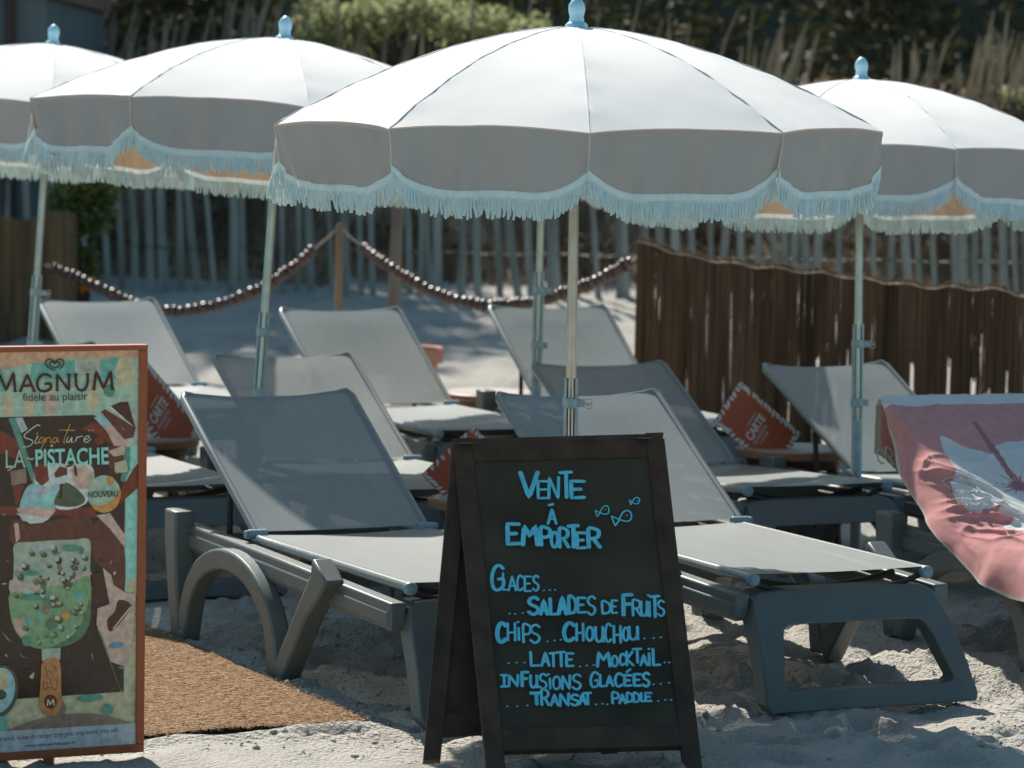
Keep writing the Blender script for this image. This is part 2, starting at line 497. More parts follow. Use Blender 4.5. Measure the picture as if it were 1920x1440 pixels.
parts = [(0, 0, .72, .17, .16, .16, 1.3), (.08, 0, .56, .16, .15, .14, 1), (-.1, 0, .62, .13, .14, .14, .8), (.02, 0, .38, .06, .08, .16, .35), (.06, 0, .18, .05, .08, .14, .3), (.16, 0, .70, .10, .1, .09, .5)]
bush('leafy_shrub', p, parts, 'leafshrub', 190, .10, .036, 'glossy leafy shrub with an orange bloom between reed screen and paling fence', 14, flowers=[(.085, -.1, .12), (.06, -.1, .09)])

# dry grass along the dune
def stalks(mb, x, y, z, h, lean, rr, r=.012, head=True):
    a = rr.uniform(-.5, .5) * lean + lean * .35
    b = rr.uniform(-.2, .2)
    pts = [Vector((x + a * h * t ** 1.8, y + b * h * t, z + h * t * (1 - .12 * abs(a) * t))) for t in (0, .35, .7, 1)]
    rs = [r, r * .9, r * .7, r * .35]
    if head and rr.random() < .5:
        rs = [r, r * .9, r * 1.5, r * .4]
    mb.tube(pts, rs, 4)
g = MB(); rr = random.Random(21)
for (px, spread, n, topy) in [(150, 120, 40, 20), (260, 60, 30, 40), (300, 60, 35, 10), (420, 50, 60, -20), (470, 45, 60, -10), (520, 60, 30, 10), (640, 60, 20, 0),
                             (1460, 40, 45, 40), (1420, 30, 25, 60), (1550, 60, 18, 110), (1690, 40, 30, 80), (1750, 60, 50, 60), (1830, 60, 60, 60), (1890, 50, 70, 30),
                             (1120, 120, 25, -20), (1300, 120, 25, 0), (700, 200, 30, -30), (350, 200, 60, 20), (900, 200, 40, -20)]:
    for _ in range(int(n * .32)):
        y = rr.uniform(27.6, 29.5)
        q = at(px + rr.gauss(0, spread * .5), 150, y)
        z0 = dune_z(q.x, y) - .05
        ztop = at(px, topy, y).z + rr.uniform(-.5, .08)
        stalks(g, q.x, y, z0, max(.3, ztop - z0), .3, rr)
kind(g.build('dune_grass', 'straw'), 'stuff')
g = MB()
for _ in range(2600):
    y = rr.uniform(25.7, 28.3); x = rr.uniform(-4.8, 4.8)
    if noise.noise(Vector((x * .9, y * .9, 8))) < -.28: continue
    stalks(g, x, y, dune_z(x, y) - .03, rr.uniform(.12, .32), .9, rr, .006, False)
for _ in range(120):
    y = rr.uniform(25.8, 28.4); x = rr.uniform(-4.8, 4.8)
    clump(g, (x, y, dune_z(x, y) + .1), .28, .25, .2, 60, .11, .04, rr, 0, .2)
kind(g.build('dead_undergrowth', 'strawdark'), 'stuff')

# ------------------------------------------------------------------ chestnut paling fence
fe = empty('paling_fence', (0, 24.9, 0))
g = MB(); rr = random.Random(5)
x = -4.6
while x < 4.6:
    y = 24.9 + rr.uniform(-.03, .03)
    zb = base_z(24.9) - .08
    h = 1.28 + rr.uniform(-.12, .12)
    wd = rr.uniform(.036, .072); tk = rr.uniform(.018, .03)
    lx = rr.gauss(-.04, .03); ly = rr.uniform(-.05, .03)
    bow = rr.uniform(-.03, .03)
    n = 5
    vs = []; fs = []
    for i in range(n + 1):
        t = i / n
        cx = x + lx * h * (t - .3) + bow * math.sin(math.pi * t); cy = y - 24.9 + ly * h * t
        ww = wd * (1.05 - .3 * t) * (1 + .1 * rr.uniform(-1, 1)); tt = tk * (1 - .2 * t)
        for (sx, sy) in ((-.5, -.3), (-.1, -.6), (.5, -.35), (.45, .4), (-.4, .5)):
            vs.append((cx + sx * ww, cy + sy * tt, zb + h * t + (wd * .4 * sx if i == n else 0)))
    for i in range(n):
        for j in range(5):
            fs.append((i * 5 + j, i * 5 + (j + 1) % 5, i * 5 + 5 + (j + 1) % 5, i * 5 + 5 + j))
    fs.append((n * 5, n * 5 + 1, n * 5 + 2, n * 5 + 3, n * 5 + 4))
    g.add(vs, fs)
    x += rr.uniform(.085, .165) if rr.random() > .15 else rr.uniform(.05, .08)
g.build('paling', 'paling', fe, smooth=40)
g = MB()
for z in (.72, 1.18, 1.52):
    for k in (0, 1):
        g.tube([(-4.6 + .05 * i, .025 * math.sin(i * 1.9 + k * math.pi), z + .006 * math.sin(i * .4) + .006 * math.cos(i * 1.9 + k * math.pi)) for i in range(185)], .0025, 4)
g.build('wire', 'wire', fe)
tag(fe, 'weathered grey chestnut paling fence at the foot of the dune', 'fence')

# ------------------------------------------------------------------ reed screens
def reed_screen(name, P0, P1, topf, n, mat, topmat, label, seed, gaps=0.0):
    rr = random.Random(seed)
    e = empty(name, (P0.x, P0.y, 0))
    d = Vector((P1.x - P0.x, P1.y - P0.y, 0)); L = d.length; d.normalize(); nn = Vector((-d.y, d.x, 0))
    g = MB()
    def centre(s):
        return d * s + nn * (.05 * math.sin(s * 2.3) + .02 * math.sin(s * 7))
    slits = []                                       # places where broken reeds let the light through low down
    s = .1
    while s < L:
        s += rr.expovariate(1 / .055) / max(.05, gaps * (.35 + 1.1 * s / L))
        slits.append((s, rr.uniform(.003, .008), rr.uniform(.25, .72)))
    for layer in (0, 1, 2):
        s = 0
        while s < L:
            t = s / L
            top = topf(t) + rr.uniform(-.015, .012)
            q = centre(s) + nn * (.009 * layer + rr.uniform(-.003, .003))
            r = rr.uniform(.0032, .0058)
            lean = rr.gauss(0, .016)
            zb = -.03
            for (c_, w_, f_) in slits:
                if abs(c_ - s) < w_ + r: zb = top * f_ * rr.uniform(.9, 1.1)
            pts = [q + Vector((0, 0, zb)) + d * (lean * top * -.4), q + d * rr.gauss(0, .003) + Vector((0, 0, (zb + top) * .5)), q + Vector((0, 0, top)) + d * (lean * top * .3)]
            g.tube(pts, [r, r * .95, r * .8], 4, cap=False)
            s += rr.uniform(.0070, .0100)
    g.build('reed', mat, e, smooth=60)
    for zf in (.985, .62, .25):
        for k in (-1, 1):
            g = MB()
            pts = []
            for i in range(int(L / .03)):
                s = i * .03
                pts.append(centre(s) + nn * (.009 + .017 * k) + Vector((0, 0, topf(s / L) * zf + rr.uniform(-.002, .002))))
            g.tube(pts, .0045 if zf > .9 else .0014, 4)
            g.build('binding', topmat if zf > .9 else 'wire', e)
    return tag(e, label, 'screen')
a, b = at(1195, 448, 17.9), at(1990, 555, 16.9)
pr = [(1195, 447), (1300, 478), (1400, 492), (1500, 503), (1610, 516), (1680, 525), (1760, 533), (1870, 536), (1930, 549), (1990, 556)]
zt = [(i, at(px, py, 17.9 + (px - 1195) / 795 * -1.0).z, (px - 1195) / 795) for i, (px, py) in enumerate(pr)]
def topr(t):
    for i in range(len(zt) - 1):
        if zt[i][2] <= t <= zt[i + 1][2]:
            k = (t - zt[i][2]) / (zt[i + 1][2] - zt[i][2])
            return zt[i][1] * (1 - k) + zt[i + 1][1] * k + .008 * math.sin(t * 60)
    return zt[-1][1]
reed_screen('reed_screen', a, b, topr, 0, 'reed', 'reedtop', 'dark brown reed screen with light gaps behind the right-hand loungers', 8, 1.1)
a, b = at(-70, 405, 22.0), at(146, 402, 22.3)
reed_screen('reed_screen', a, b, lambda t: a.z + .03 * math.sin(t * 9), 0, 'reedlight', 'reedlight', 'tan reed screen at the left edge below the grey hut', 9, .1)

# ------------------------------------------------------------------ hut at far left
hx = at(85, 300, 25.2).x
hu = empty('beach_hut', (hx - 1.6, 27, 0))
g = MB(); g.box((0, 0, 1.24), (3.2, 3.6, 2.60)); g.build('wall', 'hut', hu, bevel=.01)
g = MB(); g.box((0, 0, 2.72), (3.3, 3.7, .36)); g.build('roof', 'hutred', hu, bevel=.01)
g = MB(); px = at(16, 200, 25.1).x - (hx - 1.6)
g.box((px, -1.86, 1.24), (.075, .10, 2.58)); g.build('corner_post', 'hutbrown', hu, bevel=.008)
tag(hu, 'grey painted beach hut with a brown post at the left edge', 'hut')

# ------------------------------------------------------------------ chain posts, chains, leaning pole
p = at(637, 418, 20.5)
e = empty('chain_post', (p.x, p.y, base_z(p.y)))
g = MB(); hgt = p.z - base_z(p.y)
g.lathe([(.022, -.15), (.022, hgt - .02), (.014, hgt)], 10); g.build('shaft', 'post', e, smooth=40)
tag(e, 'thin orange-brown wooden post holding up two beaded garlands', 'post')
a, b = at(747, 372, 21.3), at(737, 580, 21.2)
e = empty('wooden_pole', (b.x, b.y, base_z(b.y)))
g = MB(); g.tube([Vector((0, 0, -.3)) + (b - a).normalized() * .2, (b - b) + Vector((.0, 0, b.z - base_z(b.y))), a - Vector((b.x, b.y, base_z(b.y))), a - Vector((b.x, b.y, base_z(b.y))) + (a - b) * .35], [.042, .042, .038, .034], 10)
g.build('shaft', 'post2', e, smooth=40)
tag(e, 'thick leaning wooden pole behind the beaded garland', 'pole')
def garland(ropepx, beadpx, d0, d1, label, seed):
    rr = random.Random(seed)
    P = [at(x, y, d0) for x, y in ropepx]
    B = [at(x, y, d0 + (d1 - d0) * i / (len(beadpx) - 1)) for i, (x, y) in enumerate(beadpx)]
    e = empty('beaded_garland', P[0])
    g = MB(); g.tube([q - P[0] for q in P + B], .008, 6); g.build('rope', 'rope', e, smooth=60)
    # resample
    pts = []
    for i in range(len(B) - 1):
        k = max(1, int((B[i + 1] - B[i]).length / .01))
        pts += [B[i].lerp(B[i + 1], j / k) for j in range(k)]
    g = MB(); s = 0
    while s < len(pts) - 8:
        ln = rr.choice([.04, .045, .05, .075]); r = rr.uniform(.030, .042)
        a = pts[s]; b = pts[min(len(pts) - 1, s + max(2, int(ln / .01)))]
        ax = (b - a)
        g.tube([a - P[0] + ax * t for t in (.02, .12, .3, .5, .7, .88, .98)], [r * q for q in (.35, .72, .95, 1, .95, .72, .35)], 10)
        s += max(3, int(ln / .01) + (0 if rr.random() < .8 else 1))
    g.build('bead', 'bead', e, smooth=60)
    return tag(e, label, 'garland', 'beaded garlands strung from the thin post')
garland([(636, 426), (612, 447), (590, 466)], [(590, 466), (560, 495), (530, 515), (500, 538), (440, 562), (400, 575), (340, 584), (296, 582), (245, 566), (200, 546), (140, 518), (84, 496)], 20.5, 21.6,
        'dark beaded garland drooping leftwards from the thin post to the reed screen', 1)
garland([(639, 426), (660, 447), (682, 463)], [(682, 463), (705, 483), (740, 506), (800, 542), (850, 562), (910, 574), (960, 571), (1010, 566), (1060, 549), (1110, 532), (1160, 506), (1196, 482)], 20.5, 18.2,
        'dark beaded garland drooping rightwards from the thin post to the dark screen', 2)

# terracotta pot
p = at(772, 650, 18.6)
g = MB(); hh = p.z
g.lathe([(.10, 0), (.135, hh * .62), (.145, hh - .09), (.175, hh - .085), (.178, hh - .01), (.17, hh), (.150, hh - .005), (.14, hh - .07), (.0, hh - .07)], 32)
pot = g.build('plant_pot', ['terracotta'], None, smooth=40, loc=(p.x, p.y, 0))
tag(pot, 'terracotta pot with a thick rim standing behind a back-row lounger', 'pot')

# ------------------------------------------------------------------ coir mat
g = MB(); LR, WR = 3.4, 2.0
def rugp(u, v):
    q = RB + RA * (u * LR) + RC * (v * WR)
    wob = .012 * noise.noise(Vector((u * 9, v * 7, 0)))
    return (q.x, q.y, .006 + wob * .4 + .004 * noise.noise(Vector((q.x * 30, q.y * 30, 1))))
g.grid(rugp, 240, 150)
rr = random.Random(31)
for i in range(15000):
    u = rr.random() ** 1.6; v = rr.random()
    if u * LR > 2.4: continue
    q = Vector(rugp(u, v)); d = (RC * rr.uniform(-1, 1) + RA * rr.gauss(0, .35)).normalized()
    L = rr.uniform(.008, .028); h = rr.uniform(.002, .009)
    sd = Vector((-d.y, d.x, 0)) * .0011
    g.add([q - sd, q + sd, q + d * L + Vector((0, 0, h))], [(0, 1, 2)])
for i in range(2200):                             # ragged fibres along both edges
    if rr.random() < .6:
        q = Vector(rugp(rr.random() * .8, 0)); d = (-RC + RA * rr.gauss(0, .6)).normalized()
    else:
        q = Vector(rugp(0, rr.random() * .7)); d = (-RA + RC * rr.gauss(0, .6)).normalized()
    L = rr.uniform(.008, .032)
    sd = Vector((-d.y, d.x, 0)) * .0012
    g.add([q - sd, q + sd, q + d * L + Vector((0, 0, rr.uniform(-.004, .012)))], [(0, 1, 2)])
tag(g.build('coir_mat', 'coir', smooth=60), 'brown coir mat lying on the sand behind the ice cream poster', 'mat')

# ------------------------------------------------------------------ sun lounger
def make_lounger(theta):
    e = empty('sun_lounger')
    # side rails and cross bars
    for sx in (-1, 1):
        g = MB(); xo = .345 * sx
        g.strip([(.47, .325), (-.30, .308), (-1.20, .285)], [.085, .085, .082], xo - .026, xo + .026)
        g.strip([(.465, .317), (-.30, .300), (-1.19, .277)], [.05, .05, .045], xo - .032, xo + .032)
        g.build('side_rail', 'resin', e, smooth=40, bevel=.007)
        g = MB(); x0, x1 = (.352, .422) if sx > 0 else (-.422, -.352)
        g.strip([(.46, .412), (.462, .33), (.44, .16), (.405, .0)], [.105, .10, .085, .075], x0, x1)          # rear upright
        arc = [(.372, 0)] + [(-.03 + .385 * math.cos(a), .305 * math.sin(a) ** .85) for a in [R(q) for q in range(12, 172, 8)]] + [(-.425, 0)]
        g.strip(arc, [.075] + [.074 - .006 * math.sin(i / 20 * math.pi) for i in range(len(arc) - 2)] + [.085], x0 + .004 * 1, x1 + .006 * sx)
        g.strip([(-.465, 0), (-.55, .10), (-.67, .24), (-.76, .32), (-.79, .372)], [.075, .066, .068, .09, .12], x0, x1 - .004)
        g.strip([(.42, .012), (.35, .012)], .03, x0, x1 - .003)
        g.strip([(-.41, .014), (-.48, .012)], .035, x0 + .003, x1 - .006)
        g.build('leg', 'resin', e, smooth=50, bevel=.008)
    for y in (.36, -.62):
        g = MB(); g.box((0, y, .318), (.63, .06, .05))
        g.build('cross_bar', 'resin', e, bevel=.006)
    # end frame at the foot
    g = MB()
    def fp(x, t, dy):                                # t 0 top, 1 bottom
        return Vector((x, -1.195 - .215 * t - .02 * math.sin(math.pi * t) + dy, .326 * (1 - t)))
    half_o = [(.20, -.01), (.285, .0), (.312, .045), (.330, .25), (.345, .55), (.362, .93), (.352, 1.0), (.20, 1.0)]
    half_i = [(.17, .275), (.225, .28), (.243, .32), (.258, .42), (.270, .58), (.292, .79), (.272, .825), (.17, .83)]
    oo = half_o + [(-x, t) for x, t in half_o[::-1]]; ii = half_i + [(-x, t) for x, t in half_i[::-1]]
    n = len(oo)
    vs = [fp(x, t, dp * (1.15 - .35 * t)) for dp in (0, .085) for lp in (oo, ii) for (x, t) in lp]
    fs = []
    for k in range(n):
        q = (k + 1) % n
        fs += [(k, q, n + q, n + k), (2 * n + k, 3 * n + k, 3 * n + q, 2 * n + q), (k, 2 * n + k, 2 * n + q, q), (n + k, n + q, 3 * n + q, 3 * n + k)]
    g.add(vs, fs)
    g.build('foot_frame', 'resin', e, smooth=30, bevel=.006)
    # seat
    g = MB()
    g.grid(lambda u, v: ((u - .5) * 2 * HW, -.004 - (LS - .004) * v, ZS - .010 * math.sin(math.pi * u) * (1 - .6 * v)), 10, 14)
    seat = g.build('seat', 'sling', e, smooth=60)
    for sx in (-1, 1):
        g = MB(); g.tube([(sx * HW, .0, ZS - .014), (sx * HW, -LS + .004, ZS - .014)], .0155, 14); g.build('seat_tube', 'tube', seat, smooth=50)
        g = MB(); g.tube([(sx * HW, -LS + .004, ZS - .017), (sx * HW, -LS - .014, ZS - .017), (sx * HW, -LS - .02, ZS - .017)], [.020, .020, .013], 14); g.build('tube_cap', 'cap', seat, smooth=50)
    g = MB()
    g.tube([(-HW + .0 + .6 * t, -LS + .03 - .03 * math.sin(math.pi * t), ZS - .03 - .05 * math.sin(math.pi * t)) for t in [i / 12 for i in range(13)]], .009, 6)
    g.tube([(-HW + .04 + .52 * t, -LS + .12, ZS - .032 - .035 * math.sin(math.pi * t)) for t in [i / 12 for i in range(13)]], .012, 6)
    g.build('strap', 'dark', seat, smooth=60)
    # backrest, built lying along +y and raised about the hinge
    g = MB()
    def bp(u, v):
        x = (u - .5) * 2
        top = LB - .018 * (1 - x * x)
        return (x * (HW - .008 + .006 * v), .012 + (top - .012) * v, -.012 * (1 - x * x) * math.sin(math.pi * min(1, v + .12)) + .004)
    g.grid(bp, 14, 20)
    back = g.build('backrest', 'sling', e, smooth=60)
    back.location = (0, 0, ZS); back.rotation_euler = (theta, 0, 0)
    g = MB()
    for sx in (-1, 1):
        g.tube([(sx * HW, .015, 0), (sx * (HW + .004), LB * .5, -.002), (sx * (HW + .008), LB - .02, 0), (sx * (HW - .004), LB + .008, .002), (sx * (HW - .03), LB + .006, .0)], [.013, .0135, .0135, .011, .008], 10)
    g.tube([(-(HW - .02) + 2 * (HW - .02) * t, LB + .004 - .020 * math.sin(math.pi * t), .001 - .012 * math.sin(math.pi * t)) for t in [i / 14 for i in range(15)]], .0075, 8)
    g.build('backrest_frame', 'tube', back, smooth=50)
    for sx in (-1, 1):
        g = MB(); g.tube([(sx * (HW - .035), .0, ZS + .002), (sx * (HW + .03), .0, ZS + .002)], .0155, 12); 
        g.tube([(sx * (HW + .03), .0, ZS + .002), (sx * (HW + .04), .0, ZS + .002)], .013, 12)
        g.build('hinge', 'cap', e, smooth=50, bevel=.003)
    g = MB()                                         # prop stay under the backrest
    by, bz = .42 * math.cos(R(25)), ZS + .42 * math.sin(R(25)) - .05
    for sx in (-1, 1):
        g.tube([(sx * .24, by, bz), (sx * .26, .33, .345)], .011, 8)
    g.tube([(-.24, by, bz), (.24, by, bz)], .011, 8)
    g.build('prop_stay', 'dark', e, smooth=50)
    return e
proto = {}
LAB = dict(
    L1='grey sunlounger with shaded backrest directly left of the chalkboard',
    R1='grey sunlounger beside the chalkboard with its whole foot frame in view',
    L2='grey sunlounger behind the shaded one next to the chalkboard, partly sunlit backrest',
    L3='back-row sunlounger with thin pole shadows across its bright backrest',
    C3='back-row sunlounger standing against the corner of the dark reed screen',
    L0='back-row sunlounger whose backrest rises above the ice cream poster',
    R2='sunlounger with fully shaded backrest beside the small table with upright menu',
    R3='sunlounger crossed by the pole of the rightmost parasol',
    T1='sunlounger hidden under a pink flowered towel',
    L4='sunlounger behind the ice cream poster, only its seat end in view')
for k, (x, y, yaw, th, z, *pitch) in LOUNGERS.items():
    o = make_lounger(R(th)) if not proto else copy_tree(proto['o'])
    if not proto: proto['o'] = o
    else:
        for ch in ALL_CHILDREN(o):
            if ch.name.startswith('backrest'): ch.rotation_euler = (R(th), 0, 0)
    o.location = (x, y, z); o.rotation_euler = (R(pitch[0]) if pitch else 0, 0, R(yaw))
    tag(o, LAB[k], 'sun lounger', 'grey sunloungers set out in rows on the sand')

# ------------------------------------------------------------------ fringed parasol
def make_parasol(dome, seed, NP):
    """unit canopy radius, z=0 at the rim corners; the empty sits at the pole's foot"""
    rr = random.Random(seed)
    e = empty('parasol')
    hz = 1.72                                        # rim height
    def rim(i, s, t):
        a0, a1 = i * 2 * math.pi / NP, (i + 1) * 2 * math.pi / NP
        A = Vector((math.sin(a0), -math.cos(a0), 0)); B = Vector((math.sin(a1), -math.cos(a1), 0))
        q = 4 * s * (1 - s)
        p = A.lerp(B, s) * t * (1 - .022 * q * t ** 3)
        p.z = hz + dome * (1 - t ** 1.75) + .016 * q * t ** 5 - .006 * q * math.sin(math.pi * t)
        # gathers near the rib ends
        edge = math.exp(-min(s, 1 - s) * 14)
        p.z += .0035 * edge * t * math.sin(t * 38 + i * 2.1) + .0045 * t * noise.noise(Vector((p.x * 3.1, p.y * 3.1, seed))) + .002 * noise.noise(Vector((p.x * 9, p.y * 9, seed + 4)))
        return p
    g = MB()
    for i in range(NP):
        g.grid(lambda u, v: rim(i, u, .03 + .97 * v), 18, 22)
    for i in range(NP):                             # seams along the ribs
        g.tube([rim(i, 0, t) + Vector((0, 0, .0006)) for t in [.05 + .95 * k / 16 for k in range(17)]], .0018, 5, m=1)
    # weld
    can = g.build('canopy', ['canopy', 'seam'], e, smooth=180)
    bm = bmesh.new(); bm.from_mesh(can.data); bmesh.ops.remove_doubles(bm, verts=bm.verts[:], dist=1e-5); bm.to_mesh(can.data); bm.free()
    can.data.polygons.foreach_set('use_smooth', [True] * len(can.data.polygons)); can.data.set_sharp_from_angle(angle=R(20))
    # valance
    ph = [rr.uniform(0, 6) for _ in range(60)]
    def drop(s):
        d = min(s, 1 - s)
        k = min(1, d / .30)
        return .112 + .082 * (1 - (1 - k) ** 2.2) + .004 * math.sin(math.pi * s)
    def val(i, s, v, extra=0.0):
        p = rim(i, s, 1.0)
        a = (i + s) * 2 * math.pi / NP
        mid = (i + .5) * 2 * math.pi / NP
        out = Vector((math.sin(mid), -math.cos(mid), 0)).lerp(Vector((math.sin(a), -math.cos(a), 0)), .5).normalized()
        hang = drop(s) * v + extra
        f = (hang / .2)
        d = min(s, 1 - s)
        wave = .014 * math.sin(s * 17 + ph[i]) * f + .009 * math.sin(s * 43 + ph[i + 10]) * f * (.5 + .5 * math.sin(s * 7 + ph[i + 40])) + .005 * math.sin(s * 71 + hang * 30 + ph[i + 10]) * f + .012 * math.sin(ph[i + 20]) * f
        wave += -.024 * math.exp(-(d / .06) ** 2) * f + .016 * math.exp(-((d - .13) / .07) ** 2) * f * (1 + .6 * math.sin(ph[i + 30] + (s > .5) * 2))
        return p + out * (.004 + wave - .012 * f) + Vector((0, 0, -hang))
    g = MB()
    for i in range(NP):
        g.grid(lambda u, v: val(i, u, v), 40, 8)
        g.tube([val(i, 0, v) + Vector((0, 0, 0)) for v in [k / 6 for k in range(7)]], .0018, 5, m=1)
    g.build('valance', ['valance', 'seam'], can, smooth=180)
    # fringe: woven header and hanging twisted cords
    g = MB()
    for i in range(NP):
        g.grid(lambda u, v: val(i, u, 1.0, -.004 + .030 * v) + Vector((math.sin((i + u) * 2 * math.pi / NP), -math.cos((i + u) * 2 * math.pi / NP), 0)) * .003, 60, 2)
        n = round(860 / NP)
        for k in range(n):
            s = (k + .5 + rr.uniform(-.25, .25)) / n
            L = .060 * rr.uniform(.86, 1.10)
            top = val(i, s, 1.0, .018); bot = val(i, s, 1.0, .018 + L)
            a = (i + s) * 2 * math.pi / NP
            tang = Vector((math.cos(a), math.sin(a), 0)); nrm = Vector((math.sin(a), -math.cos(a), 0))
            d = min(s, 1 - s)
            sway = rr.gauss(0, .0042) + (.010 * math.exp(-(d / .12) ** 2) * (1 if s < .5 else -1))
            pts = []
            for j in range(5):
                t = j / 4
                pts.append(top.lerp(bot, t) + tang * (sway * t * t + .0007 * math.sin(j * 2.6)) + nrm * (.002 + rr.uniform(-.001, .001)))
            g.tube(pts, [.0038, .0042, .0044, .0042, .0034], 4, cap=False)
    g.build('fringe', 'fringe', can, smooth=180)
    # frame
    for i in range(NP):
        g = MB(); g.tube([rim(i, 0, t) - Vector((0, 0, .012)) for t in (.04, .3, .6, .98)], .005, 6)
        g.build('rib', 'alu', e, smooth=50)
    zt = hz + dome
    g = MB(); g.tube([(0, 0, .55), (0, 0, zt + .01)], .0168, 16); g.build('pole', 'alu', e, smooth=50)
    g = MB()
    g.lathe([(.036, -.006), (.037, .006), (.031, .014), (.024, .018), (.0245, .024), (.0225, .034), (.0255, .046), (.0275, .060), (.0255, .073), (.018, .085), (.009, .093), (.001, .097)], 24, (0, 0, zt - .002))
    g.build('finial', 'finial', e, smooth=45)
    # ground sleeve: tube below, two prongs above, clamps
    sl = MB()
    sl.lathe([(.022, -.25), (.022, .60), (.017, .60)], 16)
    for sgn in (-1, 1):
        pro = []
        n = 8
        for z in (.60, .99):
            for rad in (.0235, .0195):
                for j in range(n + 1):
                    a = R(-52 + 104 * j / n) + (0 if sgn > 0 else math.pi)
                    pro.append((rad * math.cos(a), rad * math.sin(a), z))
        fs = []
        q = n + 1
        for j in range(n):
            fs += [(j, j + 1, 2 * q + j + 1, 2 * q + j), (q + j, 3 * q + j, 3 * q + j + 1, q + j + 1), (2 * q + j, 2 * q + j + 1, 3 * q + j + 1, 3 * q + j)]
        fs += [(0, 2 * q, 3 * q, q), (n, q + n, 3 * q + n, 2 * q + n)]
        sl.add(pro, fs)
    sleeve = sl.build('pole_sleeve', 'zinc', e, smooth=40)
    for z in (.91, .67):
        g = MB(); g.lathe([(.0245, -.017), (.0275, -.015), (.0275, .015), (.0245, .017)], 18, (0, 0, z)); 
        g.box((.034, -.004, z), (.022, .016, .026))
        c = g.build('clamp', 'zinc', sleeve, smooth=40, bevel=.002)
        if z > .8:
            g = MB(); g.tube([(.045, -.006, z), (.060, -.01, z - .004)], .005, 8)
            for sg in (-1, 1):
                g.tube([(.058 + .011 * math.cos(a) , -.012 , z - .002 + sg * .008 + .008 * math.sin(a)) for a in [2 * math.pi * k / 10 for k in range(11)]], .0022, 6)
            g.build('wing_screw', 'steel', c, smooth=50)
    return e, hz + dome
def place_parasol(o, ztop, apexpx, d, scale, tx, ty, rot, label):
    A = at(*apexpx, d)
    ax = Vector((tx, ty, 1)).normalized()
    q = Vector((0, 0, 1)).rotation_difference(ax)
    o.rotation_mode = 'QUATERNION'
    o.rotation_quaternion = q @ Matrix.Rotation(R(rot), 3, 'Z').to_quaternion()
    k = A.z / ax.z
    foot = A - ax * k
    o.location = foot
    o.scale = (scale, scale, scale)
    # lower or raise the head so that the canopy top is where it stands in the photo
    dz = k / scale - ztop
    for ch in ALL_CHILDREN(o):
        if ch.name.split('.')[0] in ('canopy', 'rib', 'finial', 'pole'):
            ch.location = (0, 0, dz)
        if ch.name.split('.')[0] == 'pole_sleeve':
            ch.rotation_euler = (0, 0, -R(rot))
    return tag(o, label, 'parasol', 'white fringed beach parasols')
big, zt1 = make_parasol(.318, 3, 10)
std, zt2 = make_parasol(.335, 4, 9)
# copies of the second kind
P2 = std
P4 = copy_tree(std); P1 = copy_tree(std); P5 = copy_tree(std)
place_parasol(big, zt1, (1081, 50), 10.30, .943, -.004, -.018, 1.5, 'largest white fringed parasol, its canopy above the chalkboard')
place_parasol(P2, zt2, (533, 74), 13.10, .972, .055, .078, 10.5, 'white fringed parasol left of the central one, pole behind the shaded lounger')
place_parasol(P4, zt2, (1615, 150), 13.25, .955, -.006, .070, 15.5, 'white fringed parasol at the right edge, its pole before the reed screen')
place_parasol(P1, zt2, (99, 84), 15.4, .985, .052, .066, 9, 'white fringed parasol at the left edge, in front of the hut')
place_parasol(P5, zt2, (1022, 128), 15.35, 1.04, .010, .045, 10, 'parasol hidden behind the central canopy, only its slim pole and sleeve show')

# ------------------------------------------------------------------ side tables and menus
def make_table(r, h):
    e = empty('side_table')
    g = MB(); g.lathe([(r - .012, -.034), (r, -.028), (r, -.004), (r - .006, 0), (r - .02, .001), (.01, .001)], 48, (0, 0, h))
    g.build('table_top', ['tablewood'], e, smooth=40)
    g = MB(); g.lathe([(r - .022, 0), (r - .024, .0035), (.01, .0035)], 48, (0, 0, h)); g.build('top_inlay', 'tabletop', e, smooth=40)
    g = MB(); g.lathe([(r * .80, -.075), (r * .86, -.026)], 36, (0, 0, h)); g.build('apron', 'tablelegs', e, smooth=60)
    for k in range(4):
        a = R(45 + 90 * k + 12)
        g = MB(); g.tube([(r * .72 * math.cos(a), r * .72 * math.sin(a), h - .03), (r * .80 * math.cos(a), r * .80 * math.sin(a), h * .5), (r * .9 * math.cos(a), r * .9 * math.sin(a), -.02)], [.024, .020, .016], 8)
        g.build('leg', 'tablelegs', e, smooth=50)
    return e
tb = make_table(.24, .365)
TABS = [((1.165, 13.85, .022), 'round brown side table holding the fully visible orange menu'),
        ((-1.545, 14.06, 0), 'round brown side table behind the ice cream poster'),
        ((-.055, 12.02, 0), 'round brown side table half hidden by the chalkboard'),
        ((-.10, 16.7, 0), 'round brown side table between two back-row loungers')]
for i, (loc, lab) in enumerate(TABS):
    o = tb if i == 0 else copy_tree(tb)
    o.location = loc
    tag(o, lab, 'side table', 'low round side tables between the loungers')

